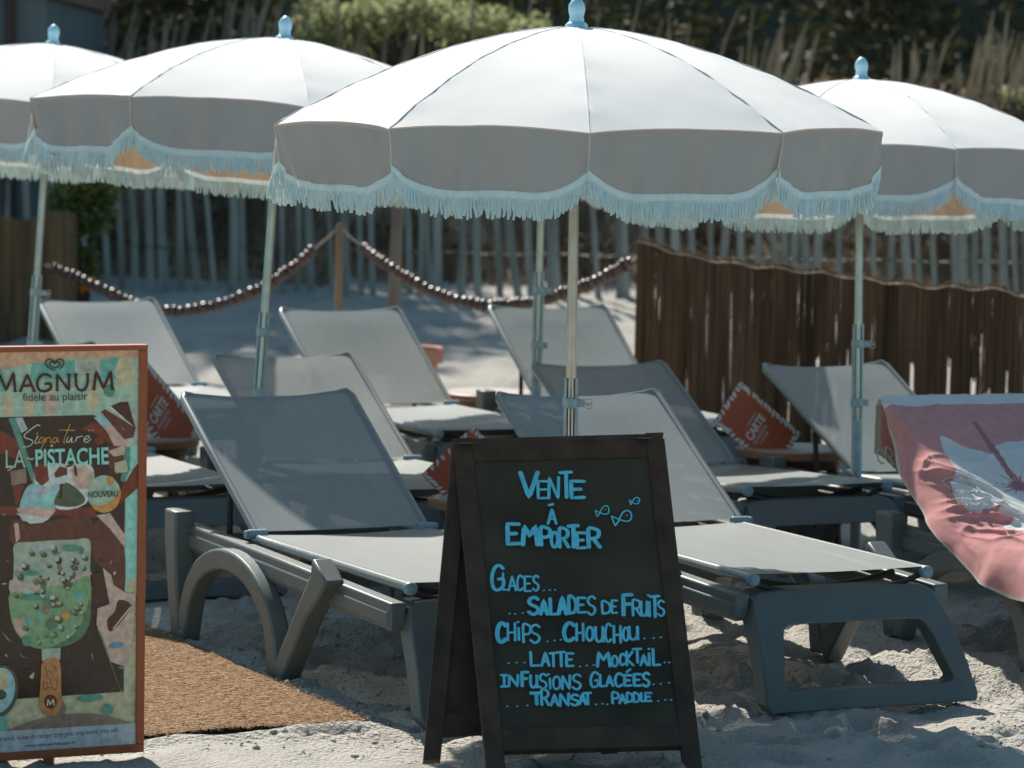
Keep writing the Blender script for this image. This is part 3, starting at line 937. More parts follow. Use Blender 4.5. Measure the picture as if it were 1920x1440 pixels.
# ------------------------------------------------------------------ lettering helpers
def ell(cx, cy, rx, ry, a0=0, a1=360, n=16):
    return [(cx + rx * math.cos(R(a0 + (a1 - a0) * i / n)), cy + ry * math.sin(R(a0 + (a1 - a0) * i / n))) for i in range(n + 1)]
GL = {
    'V': [[(0, 0), (.5, 1), (1, 0)]], 'E': [[(1, .02), (0, 0), (.03, 1), (1, .97)], [(.02, .5), (.75, .48)]],
    'N': [[(0, 1), (.04, .02), (.93, 1), (.98, 0)]], 'T': [[(0, .03), (1, 0)], [(.52, 0), (.58, 1)]],
    'A': [[(0, 1), (.48, 0), (1, 1)], [(.18, .68), (.82, .66)]], 'M': [[(0, 1), (.1, 0), (.48, .55), (.86, 0), (1, 1)]],
    'P': [[(.05, 1), (0, 0), (.65, .0), (.95, .12), (.98, .36), (.7, .52), (.04, .54)]], 'O': [ell(.5, .5, .5, .5)],
    'R': [[(.05, 1), (0, 0), (.6, .0), (.88, .12), (.88, .36), (.6, .50), (.05, .54)], [(.42, .52), (1, 1)]],
    'G': [[(.95, .12), (.68, .0), (.35, .04), (.08, .3), (.02, .65), (.2, .95), (.55, 1), (.95, .85), (.95, .56), (.58, .56)]],
    'L': [[(0, 0), (.06, 1), (1, .97)]], 'C': [[(.95, .14), (.68, 0), (.32, .05), (.06, .35), (.04, .68), (.25, .96), (.6, 1), (.96, .86)]],
    'S': [[(.92, .12), (.6, 0), (.2, .08), (.06, .27), (.3, .45), (.75, .56), (.95, .75), (.75, .95), (.4, 1), (.03, .86)]],
    'D': [[(.05, 1), (0, 0), (.5, .02), (.9, .25), (.98, .6), (.75, .92), (.05, 1)]],
    'F': [[(.05, 1), (0, .02), (1, 0)], [(.03, .48), (.8, .46)]],
    'U': [[(0, 0), (.03, .7), (.25, .98), (.6, .98), (.92, .7), (.95, 0)], [(.95, 0), (1, 1)]],
    'i': [[(.45, 0), (.6, 1)]], 'I': [[(0, 0), (1, 0)], [(.5, 0), (.5, 1)], [(0, 1), (1, .97)]],
    'H': [[(0, 0), (.04, 1)], [(.96, 0), (1, 1)], [(.02, .55), (.97, .52)]], 'K': [[(0, 0), (.05, 1)], [(.85, .02), (.05, .55), (1, 1)]],
}
def resmooth(pts, k=3):
    if len(pts) < 4: return pts
    out = []
    for i in range(len(pts) - 1):
        p0, p1, p2, p3 = pts[max(i - 1, 0)], pts[i], pts[i + 1], pts[min(i + 2, len(pts) - 1)]
        for j in range(k):
            t = j / k
            out.append(tuple(.5 * (2 * p1[c] + (p2[c] - p0[c]) * t + (2 * p0[c] - 5 * p1[c] + 4 * p2[c] - p3[c]) * t * t + (3 * p1[c] - p0[c] - 3 * p2[c] + p3[c]) * t ** 3) for c in (0, 1)))
    out.append(pts[-1])
    return out
def stroke(mb, px, wpx, P, N, inv=None, m=0, off=.0006, thick=.22):
    """a marker stroke given as photo pixels, laid on the plane P,N"""
    pts = [on_plane(x, y, P, N) for x, y in px]
    scale = (on_plane(px[0][0] + 1, px[0][1], P, N) - pts[0]).length
    r = wpx * scale / 2
    dense = [pts[0]]
    for a, b in zip(pts, pts[1:]):
        k = max(1, int((b - a).length / (r * 1.5)))
        dense += [a.lerp(b, (i + 1) / k) for i in range(k)]
    t0 = (dense[1] - dense[0]).normalized(); t1 = (dense[-1] - dense[-2]).normalized()
    full = [dense[0] - t0 * r * .85, dense[0] - t0 * r * .5] + dense + [dense[-1] + t1 * r * .5, dense[-1] + t1 * r * .85]
    rs = [r * .35, r * .85] + [r] * len(dense) + [r * .85, r * .35]
    full = [p + N * off for p in full]
    if inv is not None: full = [inv @ p for p in full]; n2 = (inv.to_3x3() @ N)
    else: n2 = N
    mb.tube(full, rs, 8, m=m, flatn=n2, flatk=thick)
def poly(mb, px, P, N, inv, m=0, off=.001):
    vs = [inv @ (on_plane(x, y, P, N) + N * off) for x, y in px]
    mb.add(vs, [tuple(range(len(vs)))], m)
def text_mesh(body, bold=0.0):
    c = bpy.data.curves.new('lettering', 'FONT')
    c.body = body; c.offset = bold
    o = bpy.data.objects.new('lettering', c)
    COL.objects.link(o)
    bpy.context.view_layer.update()
    dg = bpy.context.evaluated_depsgraph_get()
    me = bpy.data.meshes.new_from_object(o.evaluated_get(dg))
    vs = [(v.co.x, v.co.y) for v in me.vertices]; fs = [tuple(p.vertices) for p in me.polygons]
    bpy.data.objects.remove(o); bpy.data.curves.remove(c); bpy.data.meshes.remove(me)
    x0 = min(v[0] for v in vs); x1 = max(v[0] for v in vs); y0 = min(v[1] for v in vs); y1 = max(v[1] for v in vs)
    return [((v[0] - x0) / (x1 - x0), (v[1] - y0) / (y1 - y0)) for v in vs], fs
LETTERMATS = []
def text_px(mb, body, BL, BR, TL, P, N, inv, m=0, off=.0016, bold=0.0):
    """printed text stretched over the pixel parallelogram bottom-left, bottom-right, top-left"""
    vs, fs = text_mesh(body, bold)
    out = []
    for u, v in vs:
        x = BL[0] + (BR[0] - BL[0]) * u + (TL[0] - BL[0]) * v
        y = BL[1] + (BR[1] - BL[1]) * u + (TL[1] - BL[1]) * v
        out.append(inv @ (on_plane(x, y, P, N) + N * off))
    q = MB(); q.add(out, fs)
    q.build('lettering', LM[m], poster)

# ------------------------------------------------------------------ menus standing on the tables
def menu(corner_px, C, N, label, textc, ang, txt=True, tsize=1.0):
    """a rectangular card on its corner; corner_px are three photo corners (left, top, right) lying in the plane C,N"""
    Lf, Tp, Rt = [on_plane(x, y, C, N) for x, y in corner_px]
    Bt = Lf + Rt - Tp
    e = empty('menu_board', (Lf + Rt) / 2)
    bpy.context.view_layer.update()
    inv = Matrix.Translation(-(Lf + Rt) / 2)
    U = (Rt - Tp); V = (Lf - Tp)
    q = [Tp, Tp + U, Tp + V, Tp + U + V]
    back = -N * .006
    g = MB(); g.hexa([inv @ (p + o) for o in (back, N * 0) for p in q])
    card = g.build('card', 'menu', e, bevel=.001)
    # leafy white border, irregular fronds
    rr = random.Random(label)
    g = MB()
    def pt(u, v, o=.0008): return inv @ (Tp + U * u + V * v + N * o)
    def blob(u, v, du, dv, L, wd, ang):
        c, s_ = math.cos(ang), math.sin(ang)
        ratio = U.length / V.length
        shp = [(-.5, 0), (-.25, .42), (.1, .5), (.42, .22), (.5, 0), (.3, -.32), (0, -.5), (-.35, -.3)]
        out = []
        for a, b in shp:
            a = a * L * rr.uniform(.85, 1.15); b = b * wd * rr.uniform(.8, 1.2)
            uu = u + (a * c - b * s_); vv = v + (a * s_ + b * c) * ratio
            out.append(pt(min(1, max(0, uu)), min(1, max(0, vv))))
        g.add(out, [tuple(range(8))])
    n = 15
    for i in range(n):
        t = (i + .5) / n
        for (u, v, base) in ((t, .045, .9), (t, .955, -.9)):
            blob(u + rr.uniform(-.01, .01), v, 0, 0, rr.uniform(.08, .13), rr.uniform(.034, .060), base + rr.uniform(-.5, .5))
    n = 9
    for i in range(n):
        t = (i + .5) / n
        for (u, v, base) in ((.03, t, .5), (.97, t, 2.4)):
            blob(u, v + rr.uniform(-.02, .02), 0, 0, rr.uniform(.08, .13), rr.uniform(.034, .060), base + rr.uniform(-.6, .6))
    g.build('border_print', 'white', card)
    if txt:
        g = MB()
        uu, vv = U.normalized(), V.normalized()
        # text runs along -V (up the card), lines stacked along +U
        def line(body, u0, u1, v0, v1, bold=0.0, off=.0011):
            vs, fs = text_mesh(body, bold)
            g.add([pt(u1 + (u0 - u1) * b, v0 + (v1 - v0) * a, off) for a, b in vs], fs)
        line('CARTE', .42, .535, .80, .25, .03)
        line('DES BOISSONS', .555, .60, .80, .34)
        line('À BOIRE', .615, .655, .72, .42)
        g.add([pt(.375, .62), pt(.375, .30), pt(.383, .30), pt(.383, .62)], [(0, 1, 2, 3)])
        g.build('lettering', 'white', card)
    return tag(e, label, 'menu', 'orange menu cards standing on the side tables')
def nrm(yaw, tilt):
    return Vector((math.sin(R(yaw)) * math.cos(R(tilt)), -math.cos(R(yaw)) * math.cos(R(tilt)), math.sin(R(tilt))))
menu([(1338, 791), (1388, 714), (1502, 812)], Vector((1.15, 13.80, .36)), nrm(12, 12), 'orange menu with white leafy border, whole face in view', None, 0)
menu([(222, 742), (268, 668), (380, 800)], Vector((-1.5, 14.00, .36)), nrm(8, 12), 'orange menu half hidden behind the ice cream poster', None, 0)
menu([(789, 890), (887, 798), (990, 895)], Vector((-.06, 11.95, .36)), nrm(-10, 10), 'orange menu peeping out behind the chalkboard', None, 0, False)

# ------------------------------------------------------------------ chalkboard
TLp, TRp = at(850, 833, 9.56), at(1246, 822, 9.64)
BLp, BRp = on_z(914, 1458, 0), on_z(1318, 1447, 0)
KLp, KRp = on_z(792, 1434, 0), on_z(1158, 1413, 0)
cb = empty('chalkboard', ((BLp + KRp) / 2).xy.to_3d())
CI = Matrix.Translation(-cb.location)
def panel(name, tl, tr, bl, br, facing, slate):
    Nn = (tr - tl).cross(bl - tl).normalized()
    if Nn.dot(facing) < 0: Nn = -Nn
    def P(u, v, o): 
        a = tl.lerp(tr, u).lerp(bl.lerp(br, u), v)
        return CI @ (a + Nn * o)
    g = MB()
    def bar(u0, u1, v0, v1, th=.026):
        g.hexa([P(u, v, o) for o in (-th, 0) for v in (v0, v1) for u in (u0, u1)])
    sw = .088
    bar(0, sw, 0, 1); bar(1 - sw, 1, 0, 1)
    bar(sw, 1 - sw, 0.002, .055, .024); bar(sw, 1 - sw, .865, .925, .024)
    fr = g.build(name, 'boardwood', cb, bevel=.002)
    g = MB()
    g.hexa([P(u, v, o) for o in (-.016, -.007) for v in (.055, .865) for u in (sw, 1 - sw)])
    sl = g.build('slate', slate, fr)
    return Nn, sl
Nf, slate = panel('front_panel', TLp, TRp, BLp, BRp, Vector((0, -1, 0)), 'slate')
back_off = Vector((-.004, .034, 0))
panel('back_panel', TLp + back_off, TRp + back_off, KLp, KRp, Vector((0, 1, 0)), 'boardwood')
for u in (.06, .90):                                # hinges on top
    g = MB()
    c = TLp.lerp(TRp, u) + Vector((0, .005, .003))
    g.box(CI @ c, (.04, .045, .003))
    g.build('hinge', 'wire', cb, bevel=.001)
g = MB()                                            # spreader chains hanging low
c0 = BLp.lerp(TLp, .07).lerp(BRp.lerp(TRp, .07), .22) - Nf * .03; c1 = KLp.lerp(TLp, .07).lerp(KRp.lerp(TRp, .07), .82)
pts = [c0.lerp(c1, i / 26) + Vector((0, 0, -.075 * math.sin(math.pi * i / 26))) for i in range(27)]
for i in range(26):
    a, b = pts[i], pts[i + 1]; m_ = (a + b) / 2; d = (b - a)
    s1 = d.cross(Vector((0, 0, 1) if i % 2 else (0, 1, 0))).normalized() * .0035
    g.tube([CI @ (m_ + d * .62 * math.cos(t) + s1 * math.sin(t)) for t in [2 * math.pi * k / 8 for k in range(9)]], .0012, 5)
g.build('chain', 'dark', cb, smooth=60)
PS = TLp - Nf * .007                                # slate surface
ROWS = [(942, MB()), (984, MB()), (1036, MB()), (1113, MB()), (1161, MB()), (1209, MB()), (1255, MB()), (1291, MB()), (9999, MB())]
def row(px):
    y = max(q[1] for q in px) - 6
    return next(b for lim, b in ROWS if y < lim)
rr = random.Random(77)
SA, SB = 1920 / 380.0, 1920 / 380.0
def pa(x, y): return (900 + x / SA, 850 + y / SA)
def pb(x, y): return (900 + x / SB, 1080 + y / SB)
def letters(lst, mp):
    for ch, x0, x1, y0, y1, wd in lst:
        ww = wd / SA
        for pl in GL[ch]:
            pl2 = resmooth(pl, 4) if ch in 'OGCSPRDU' and len(pl) > 4 else pl
            px = []
            for (u, v) in pl2:
                ins = wd * .45
                px.append(mp(x0 + ins + (x1 - x0 - 2 * ins) * u, y0 + ins + (y1 - y0 - 2 * ins) * v))
            stroke(row([mp(x0, y1)]), px, ww, PS, Nf, CI, off=.0004 + rr.uniform(0, .0003))
def dots(lst, mp, wd=14):
    for x, y in lst:
        stroke(row([mp(x, y)]), [mp(x - 5, y + 2), mp(x + 5, y - 2)], wd / SA, PS, Nf, CI)
letters([('V', 362, 566, 162, 438, 46), ('E', 535, 662, 250, 440, 30), ('N', 638, 760, 215, 440, 30), ('T', 742, 882, 160, 435, 38), ('E', 845, 1003, 245, 440, 40),
         ('A', 632, 734, 515, 680, 28),
         ('E', 240, 388, 648, 880, 44), ('M', 385, 565, 668, 886, 46), ('P', 558, 682, 690, 888, 40), ('O', 662, 750, 732, 904, 32), ('R', 735, 856, 700, 906, 38), ('T', 820, 944, 666, 908, 42), ('E', 902, 1014, 736, 914, 36), ('R', 1008, 1154, 700, 908, 42),
         ('G', 94, 240, 1048, 1310, 36), ('L', 208, 284, 1125, 1305, 22), ('A', 262, 350, 1155, 1310, 22), ('C', 342, 414, 1148, 1308, 22), ('E', 412, 494, 1155, 1318, 24), ('S', 492, 568, 1148, 1312, 24)], pa)
dots([(660, 490), (685, 484)], pa, 30); dots([(605, 1300), (660, 1297), (712, 1295)], pa)
letters([('S', 442, 574, 186, 380, 38), ('A', 556, 655, 212, 380, 40), ('L', 648, 752, 200, 380, 36), ('A', 726, 836, 182, 378, 42), ('D', 826, 926, 182, 370, 34), ('E', 912, 1008, 192, 360, 30), ('S', 1006, 1106, 182, 378, 26),
         ('D', 1146, 1248, 232, 368, 26), ('E', 1238, 1308, 220, 362, 24), ('F', 1338, 1454, 158, 388, 42), ('R', 1436, 1534, 222, 388, 26), ('U', 1516, 1594, 232, 388, 24), ('i', 1580, 1630, 236, 394, 26), ('T', 1598, 1708, 178, 402, 30), ('S', 1674, 1758, 222, 388, 22),
         ('C', 142, 264, 428, 644, 44), ('H', 252, 344, 438, 622, 24), ('i', 342, 392, 482, 618, 24), ('P', 398, 490, 452, 640, 26), ('S', 466, 580, 452, 644, 26),
         ('C', 776, 910, 428, 630, 40), ('H', 902, 990, 442, 624, 26), ('O', 996, 1084, 472, 626, 28), ('U', 1082, 1180, 472, 634, 28), ('C', 1176, 1254, 442, 634, 24), ('H', 1256, 1344, 462, 644, 26), ('O', 1346, 1418, 478, 624, 24), ('U', 1402, 1508, 470, 614, 28),
         ('L', 466, 584, 710, 864, 28), ('A', 572, 668, 714, 864, 28), ('T', 648, 736, 718, 868, 26), ('T', 718, 812, 708, 868, 28), ('E', 806, 896, 720, 868, 28),
         ('M', 1098, 1246, 710, 870, 32), ('O', 1238, 1314, 746, 868, 26), ('C', 1312, 1384, 728, 854, 26), ('K', 1376, 1464, 706, 858, 26), ('T', 1436, 1538, 678, 834, 28), ('A', 1510, 1594, 732, 858, 26), ('i', 1582, 1622, 722, 858, 26), ('L', 1626, 1718, 678, 858, 28),
         ('I', 188, 270, 928, 1062, 28), ('N', 262, 374, 928, 1058, 28), ('F', 382, 468, 896, 1058, 34), ('U', 466, 554, 932, 1068, 28), ('S', 552, 644, 918, 1078, 24), ('i', 640, 686, 962, 1078, 24), ('O', 682, 770, 942, 1084, 24), ('N', 768, 864, 932, 1084, 26), ('S', 866, 968, 922, 1084, 24),
         ('G', 1036, 1134, 902, 1064, 26), ('L', 1126, 1196, 926, 1058, 26), ('A', 1186, 1270, 932, 1054, 26), ('C', 1266, 1364, 912, 1058, 28), ('E', 1356, 1444, 926, 1054, 30), ('E', 1446, 1534, 916, 1054, 30), ('S', 1530, 1618, 906, 1058, 28),
         ('T', 466, 594, 1092, 1230, 36), ('R', 570, 664, 1070, 1234, 28), ('A', 660, 754, 1112, 1238, 28), ('N', 746, 854, 1102, 1244, 28), ('S', 850, 948, 1112, 1238, 28), ('A', 930, 1014, 1102, 1228, 28), ('T', 972, 1062, 1096, 1228, 28),
         ('P', 1242, 1324, 1096, 1218, 26), ('A', 1310, 1390, 1106, 1218, 26), ('D', 1382, 1456, 1100, 1206, 24), ('D', 1446, 1520, 1100, 1206, 24), ('L', 1516, 1570, 1098, 1200, 24), ('E', 1556, 1634, 1096, 1198, 26)], pb)
dots([(280, 358), (333, 360), (405, 352), (640, 620), (706, 612), (765, 605), (1558, 593), (1645, 590), (1712, 582), (272, 825), (347, 822), (422, 822), (945, 858), (1010, 850), (1077, 845),
      (1750, 820), (1793, 820), (1645, 1027), (1712, 1022), (1790, 1012), (260, 1235), (353, 1235), (450, 1228), (1100, 1217), (1160, 1212), (1205, 1217), (1688, 1185), (1755, 1175), (1810, 1175)], pb)
dots([(1592, 182), (360, 437), (1600, 692), (648, 932)], pb, 22)
stroke(ROWS[7][1], [pb(1388, 912), pb(1424, 884)], 24 / SA, PS, Nf, CI)
for lim, b in ROWS:
    b.build('lettering', 'chalk', slate, smooth=60)
g = MB()
def fish(body, tail, eye, wd):
    stroke(g, [pa(*q) for q in resmooth(body, 4)], wd / SA, PS, Nf, CI)
    stroke(g, [pa(*q) for q in tail], wd / SA, PS, Nf, CI)
    stroke(g, [pa(eye[0] - 3, eye[1]), pa(eye[0] + 3, eye[1])], wd * .8 / SA, PS, Nf, CI)
fish([(1135, 565), (1160, 515), (1195, 497), (1220, 520), (1218, 560), (1190, 578), (1135, 565)], [(1135, 562), (1090, 540), (1110, 600), (1138, 566)], (1187, 532), 12)
fish([(1318, 628), (1350, 565), (1395, 542), (1432, 570), (1428, 625), (1390, 645), (1318, 628)], [(1318, 626), (1245, 595), (1280, 688), (1322, 632)], (1390, 588), 15)
fish([(1440, 462), (1465, 428), (1492, 418), (1512, 438), (1500, 472), (1475, 480), (1440, 462)], [(1440, 460), (1414, 440), (1428, 490), (1442, 464)], (1486, 448), 12)
g.build('fish_drawing', 'chalk', slate, smooth=60)
tag(cb, 'black A-frame chalkboard with blue handwritten takeaway list standing on the sand', 'chalkboard')

# ------------------------------------------------------------------ ice cream poster sign
A0, B0 = at(0, 650, 8.85), at(277, 646, 8.98)
Ur = (B0 - A0).normalized()
D0 = at(0, 1426, 8.86)
Dr = (D0 - A0).normalized()
Ns = Ur.cross(Dr).normalized()
if Ns.y > 0: Ns = -Ns
sg = empty('poster_sign', on_plane(93, 1440, A0, Ns).xy.to_3d())
SI = Matrix.Translation(-sg.location)
def sp(x, y, o=0.0):
    return SI @ (on_plane(x, y, A0, Ns) + Ns * o)
g = MB()
def sbar(q, th=.03):
    g.hexa([sp(x, y, o) for o in (-th, .006) for (x, y) in q])
OL = -92
def yt(x): return 650 - 4 / 277 * x
def yb(x): return 1427 - 17.5 / 269 * x
sbar([(OL, yt(OL)), (277, 646), (OL, yt(OL) + 11), (276.5, 656)], .03)
sbar([(OL, yb(OL) - 16), (269.5, yb(269) - 16), (OL, yb(OL)), (269, yb(269))], .03)
sbar([(261, yt(261) + 10.5), (276.6, 656), (254, yb(254) - 16.5), (269.4, yb(269) - 16)], .0305)
sbar([(OL, yt(OL) + 10.5), (OL + 15, yt(OL) + 10.5), (OL, yb(OL) - 16.5), (OL + 15, yb(OL) - 16.5)], .0305)
g.build('frame', 'rust', sg, bevel=.002)
g = MB()
zb = sp(93, 1426).z
c = sp(93, 1420, -.012)
g.box((c.x, c.y, c.z / 2 - .08), (.028, .022, c.z + .18)); g.build('post', 'rust', sg, bevel=.002)
g = MB(); g.hexa([sp(x, y, o) for o in (-.022, -.004) for (x, y) in ((OL + 14, yt(OL) + 10), (262, yt(262) + 9.5), (OL + 14, yb(OL) - 15), (255, yb(255) - 15))])
poster = g.build('poster', 'p_mint', sg)
PP = A0 - Ns * .004
LAY = [0]
def closed_smooth(px, k=3):
    n = len(px); out = []
    for i in range(n):
        p0, p1, p2, p3 = px[i - 1], px[i], px[(i + 1) % n], px[(i + 2) % n]
        for j in range(k):
            t = j / k
            q = tuple(.5 * (2 * p1[c] + (p2[c] - p0[c]) * t + (2 * p0[c] - 5 * p1[c] + 4 * p2[c] - p3[c]) * t * t + (3 * p1[c] - p0[c] - 3 * p2[c] + p3[c]) * t ** 3) for c in (0, 1))
            out.append(tuple(px[i][c] * .35 + q[c] * .65 if j == 0 else q[c] for c in (0, 1)))
    return out
def shape(mb, px, m):
    if 6 <= len(px) <= 24 and not (min(q[0] for q in px) < -50 or max(q[0] for q in px) > 248): px = closed_smooth(px)
    LAY[0] += 1
    poly(mb, px, PP, Ns, SI, m, .00025 + .000016 * LAY[0])
mats = ['p_mint', 'p_cream', 'p_peach', 'p_brown', 'p_choc', 'p_chocdark', 'p_red', 'p_teal', 'p_teal2', 'p_sky', 'p_pink', 'p_ice', 'p_green', 'p_green2', 'p_nut', 'p_nutdark', 'p_stick', 'p_stickdark', 'p_orange', 'p_white', 'p_grey', 'p_blue', 'p_olive', 'p_aqua']
mi = {k: i for i, k in enumerate(mats)}
z1 = lambda x, y: (x / 6.857, 640 + y / 6.857)
z2 = lambda x, y: (x / 6.857, 840 + y / 6.857)
z3 = lambda x, y: (x / 6.857, 1020 + y / 6.857)
z4 = lambda x, y: (x / 6.26, 1210 + y / 6.26)
def E(cx, cy, rx, ry, rot=0, n=28):
    c, s_ = math.cos(R(rot)), math.sin(R(rot))
    return [(cx + rx * math.cos(2 * math.pi * i / n) * c - ry * math.sin(2 * math.pi * i / n) * s_, cy + rx * math.cos(2 * math.pi * i / n) * s_ + ry * math.sin(2 * math.pi * i / n) * c) for i in range(n)]
XL = OL + 15
g = MB()
sh = lambda px, m: shape(g, px, mi[m])
sh([(XL, yt(XL) + 11), (260, yt(260) + 11), (260, 672), (200, 676), (140, 672), (60, 682), (0, 694), (XL, 700)], 'p_peach')
sh([(60, 682), (140, 674), (142, 708), (56, 714)], 'p_teal'); sh([(188, 674), (224, 668), (236, 690), (214, 712), (188, 706)], 'p_teal')
sh([(222, 672), (240, 668), (252, 690), (248, 722), (226, 726), (214, 700)], 'p_cream')
sh(E(205, 733, 11, 12), 'p_teal2')
for cx, cy, w_, h_, m in ((16, 762, 10.5, 22, 'p_cream'), (55, 764, 10.5, 22, 'p_cream'), (94, 756, 11, 24, 'p_pink'), (174, 746, 11.5, 26, 'p_cream')):
    sh(E(cx, cy, w_, h_), m)  # lolly shapes painted in as reflections from the poster's cover
sh([(-10, 680), (-10, 735), (10, 735), (8, 700)], 'p_teal')
# right margin and lower background
sh([(236, 840), (261, 835), (257, 1200), (236, 1200)], 'p_aqua'); sh([(238, 1090), (258, 1080), (256, 1330), (236, 1330)], 'p_cream')
sh([(XL, 1300), (236, 1290), (256, 1288), (254, 1358), (XL, 1383)], 'p_cream')
# dark photo field
sh([(XL, 784), (175, 778), (200, 790), (236, 820), (233, 1040), (232, 1297), (XL, 1318)], 'p_brown')
sh([(0, 806), (38, 830), (40, 862), (0, 850)], 'p_red'); sh([(150, 806), (176, 790), (232, 820), (232, 850), (180, 812)], 'p_red')
sh([(16, 785), (28, 783), (70, 905), (62, 908)], 'p_teal2'); sh([(28, 783), (42, 783), (52, 805), (40, 812)], 'p_grey')
sh([(176, 783), (196, 778), (240, 825), (236, 838), (200, 808)], 'p_sky'); sh([(196, 800), (206, 793), (242, 828), (236, 850), (215, 838)], 'p_pink')
sh([(189, 772), (197, 767), (254, 802), (250, 820), (233, 824)], 'p_choc'); sh([(207, 762), (224, 754), (240, 753), (255, 805), (249, 800)], 'p_chocdark')
sh([(205, 764), (208, 762), (250, 799), (246, 797)], 'p_white')
sh(E(186, 826, 9, 9), 'p_red')
sh([(200, 836), (236, 836), (236, 880), (205, 890)], 'p_choc'); sh([(202, 846), (234, 834), (236, 852), (214, 856)], 'p_pink')
sh([(235, 838), (244, 838), (244, 880), (232, 905), (226, 900)], 'p_teal2'); sh([(215, 868), (236, 862), (240, 884), (215, 888)], 'p_cream')
sh([(252, 876), (261, 866), (258, 915), (225, 945), (215, 936)], 'p_red')
# cone at left, band
sh([(19, 884), (48, 878), (50, 905), (22, 910)], 'p_nut'); sh([(23, 910), (44, 908), (34, 946), (29, 946)], 'p_red')
sh([(XL, 947), (110, 950), (180, 952), (180, 970), (100, 966), (XL, 966)], 'p_red')
# torn wrapper and whipped ice cream
sh([(66, 878), (90, 868), (128, 870), (170, 872), (176, 905), (160, 945), (110, 955), (70, 920)], 'p_white')
sh([(132, 880), (160, 872), (176, 888), (172, 915), (140, 918)], 'p_pink')
sh([(62, 872), (88, 866), (92, 900), (78, 912), (66, 900)], 'p_red')
sh([(52, 912), (64, 907), (92, 912), (112, 902), (116, 925), (108, 945), (90, 968), (60, 976), (40, 975), (37, 950), (42, 930)], 'p_sky')
sh([(58, 918), (84, 912), (102, 912), (96, 924), (74, 928)], 'p_grey'); sh([(80, 928), (104, 922), (104, 944), (78, 950)], 'p_aqua')
sh([(122, 904), (146, 918), (160, 938), (140, 950), (102, 946), (108, 925)], 'p_olive'); sh([(112, 906), (118, 904), (116, 934), (111, 936)], 'p_chocdark')
sh([(101, 888), (112, 874), (126, 878), (126, 890), (104, 896)], 'p_choc'); sh([(104, 900), (120, 896), (122, 906), (108, 908)], 'p_white')
sh([(38, 952), (92, 954), (104, 956), (92, 972), (82, 978), (60, 978), (34, 960)], 'p_pink')
sh([(30, 962), (92, 972), (80, 980), (56, 982)], 'p_white')
# round badge
sh(E(195, 926, 31, 35), 'p_mint'); sh([(170, 944), (190, 948), (212, 936), (224, 916), (226, 930), (218, 950), (200, 960), (180, 957)], 'p_orange'); sh(E(207, 901, 7, 8), 'p_orange')
# chocolate under the wrapper
sh([(24, 974), (52, 984), (90, 978), (166, 966), (170, 1022), (120, 1014), (26, 1022)], 'p_choc'); sh([(26, 982), (34, 980), (38, 1008), (30, 1018)], 'p_pink')
sh([(174, 986), (192, 974), (212, 990), (232, 1020), (233, 1110), (210, 1095), (192, 1066), (172, 1040)], 'p_choc')
sh([(180, 966), (206, 962), (236, 1006), (233, 1026), (205, 990)], 'p_pink')
# the coated bar
bar_ = [(27, 1020), (60, 1016), (100, 1013), (140, 1012), (168, 1012), (169, 1060), (170, 1110), (170, 1150), (164, 1178), (150, 1198), (120, 1212), (86, 1217), (58, 1212), (36, 1194), (24, 1172), (19, 1148), (19, 1112), (17, 1098), (24, 1086), (26, 1050)]
sh(bar_, 'p_ice')
sh([(24, 1086), (17, 1098), (22, 1108), (60, 1108), (100, 1098), (140, 1088), (168, 1080), (168, 1072), (120, 1084), (70, 1098)], 'p_pink')
sh([(19, 1112), (60, 1109), (100, 1100), (140, 1090), (169, 1082), (170, 1150), (164, 1178), (150, 1198), (120, 1212), (86, 1217), (58, 1212), (36, 1194), (24, 1172), (19, 1148)], 'p_green')
sh([(168, 1120), (170, 1150), (164, 1178), (150, 1198), (120, 1212), (90, 1216), (130, 1196), (154, 1166)], 'p_green2')
sh([(26, 1160), (46, 1160), (52, 1185), (40, 1194), (28, 1178)], 'p_pink')
rr = random.Random(12)
for _ in range(46):                             # soft light and dark swells of the coating
    x = rr.uniform(30, 158); y = rr.uniform(1024, 1200); r = rr.uniform(5, 13)
    if y + r > 1165 and (x - r < 26 + (y + r - 1165) * .9 or x + r > 166 - (y + r - 1165) * 1.1): continue
    if y > 1095: sh(E(x, y, r, r * .6, rr.uniform(0, 180), 14), rr.choice(['p_green2', 'p_green', 'p_teal', 'p_mint', 'p_olive']) if rr.random() < .8 else 'p_nut')
    else: sh(E(x, y, r, r * .6, rr.uniform(0, 180), 14), rr.choice(['p_ice', 'p_grey', 'p_nut', 'p_mint']))
for _ in range(64):                             # nut pieces: shadow, body, glint
    x = rr.uniform(27, 158); y = rr.uniform(1022, 1206)
    if y > 1165 and (x < 30 + (y - 1165) * .8 or x > 160 - (y - 1165) * 1.1): continue
    r = rr.uniform(2.6, 5.6); a = rr.uniform(0, 180)
    sh(E(x + r * .7, y + r * .8, r * 1.35, r * 1.05, a, 11), rr.choice(['p_nutdark', 'p_olive', 'p_green2']))
    sh(E(x, y, r, r * .8, a, 8), rr.choice(['p_nut', 'p_ice', 'p_pink', 'p_green', 'p_grey', 'p_nut']))
    sh(E(x - r * .3, y - r * .3, r * .45, r * .3, a, 7), rr.choice(['p_white', 'p_ice', 'p_cream']))
for _ in range(40):                             # crumbs and streaks over the dark field
    x = rr.uniform(0, 232); y = rr.uniform(800, 1290)
    if 20 < x < 172 and 1005 < y < 1222: continue
    r = rr.uniform(.8, 2.6)
    sh(E(x, y, r * rr.uniform(1, 5), r, rr.uniform(0, 180), 8), rr.choice(['p_choc', 'p_red', 'p_nut', 'p_chocdark', 'p_nutdark', 'p_pink']))
for c_, a_ in (((132, 1028), (18, 6)), ((56, 1074), (16, 5)), ((58, 1120), (19, 6))): sh(E(*c_, *a_), 'p_teal2')
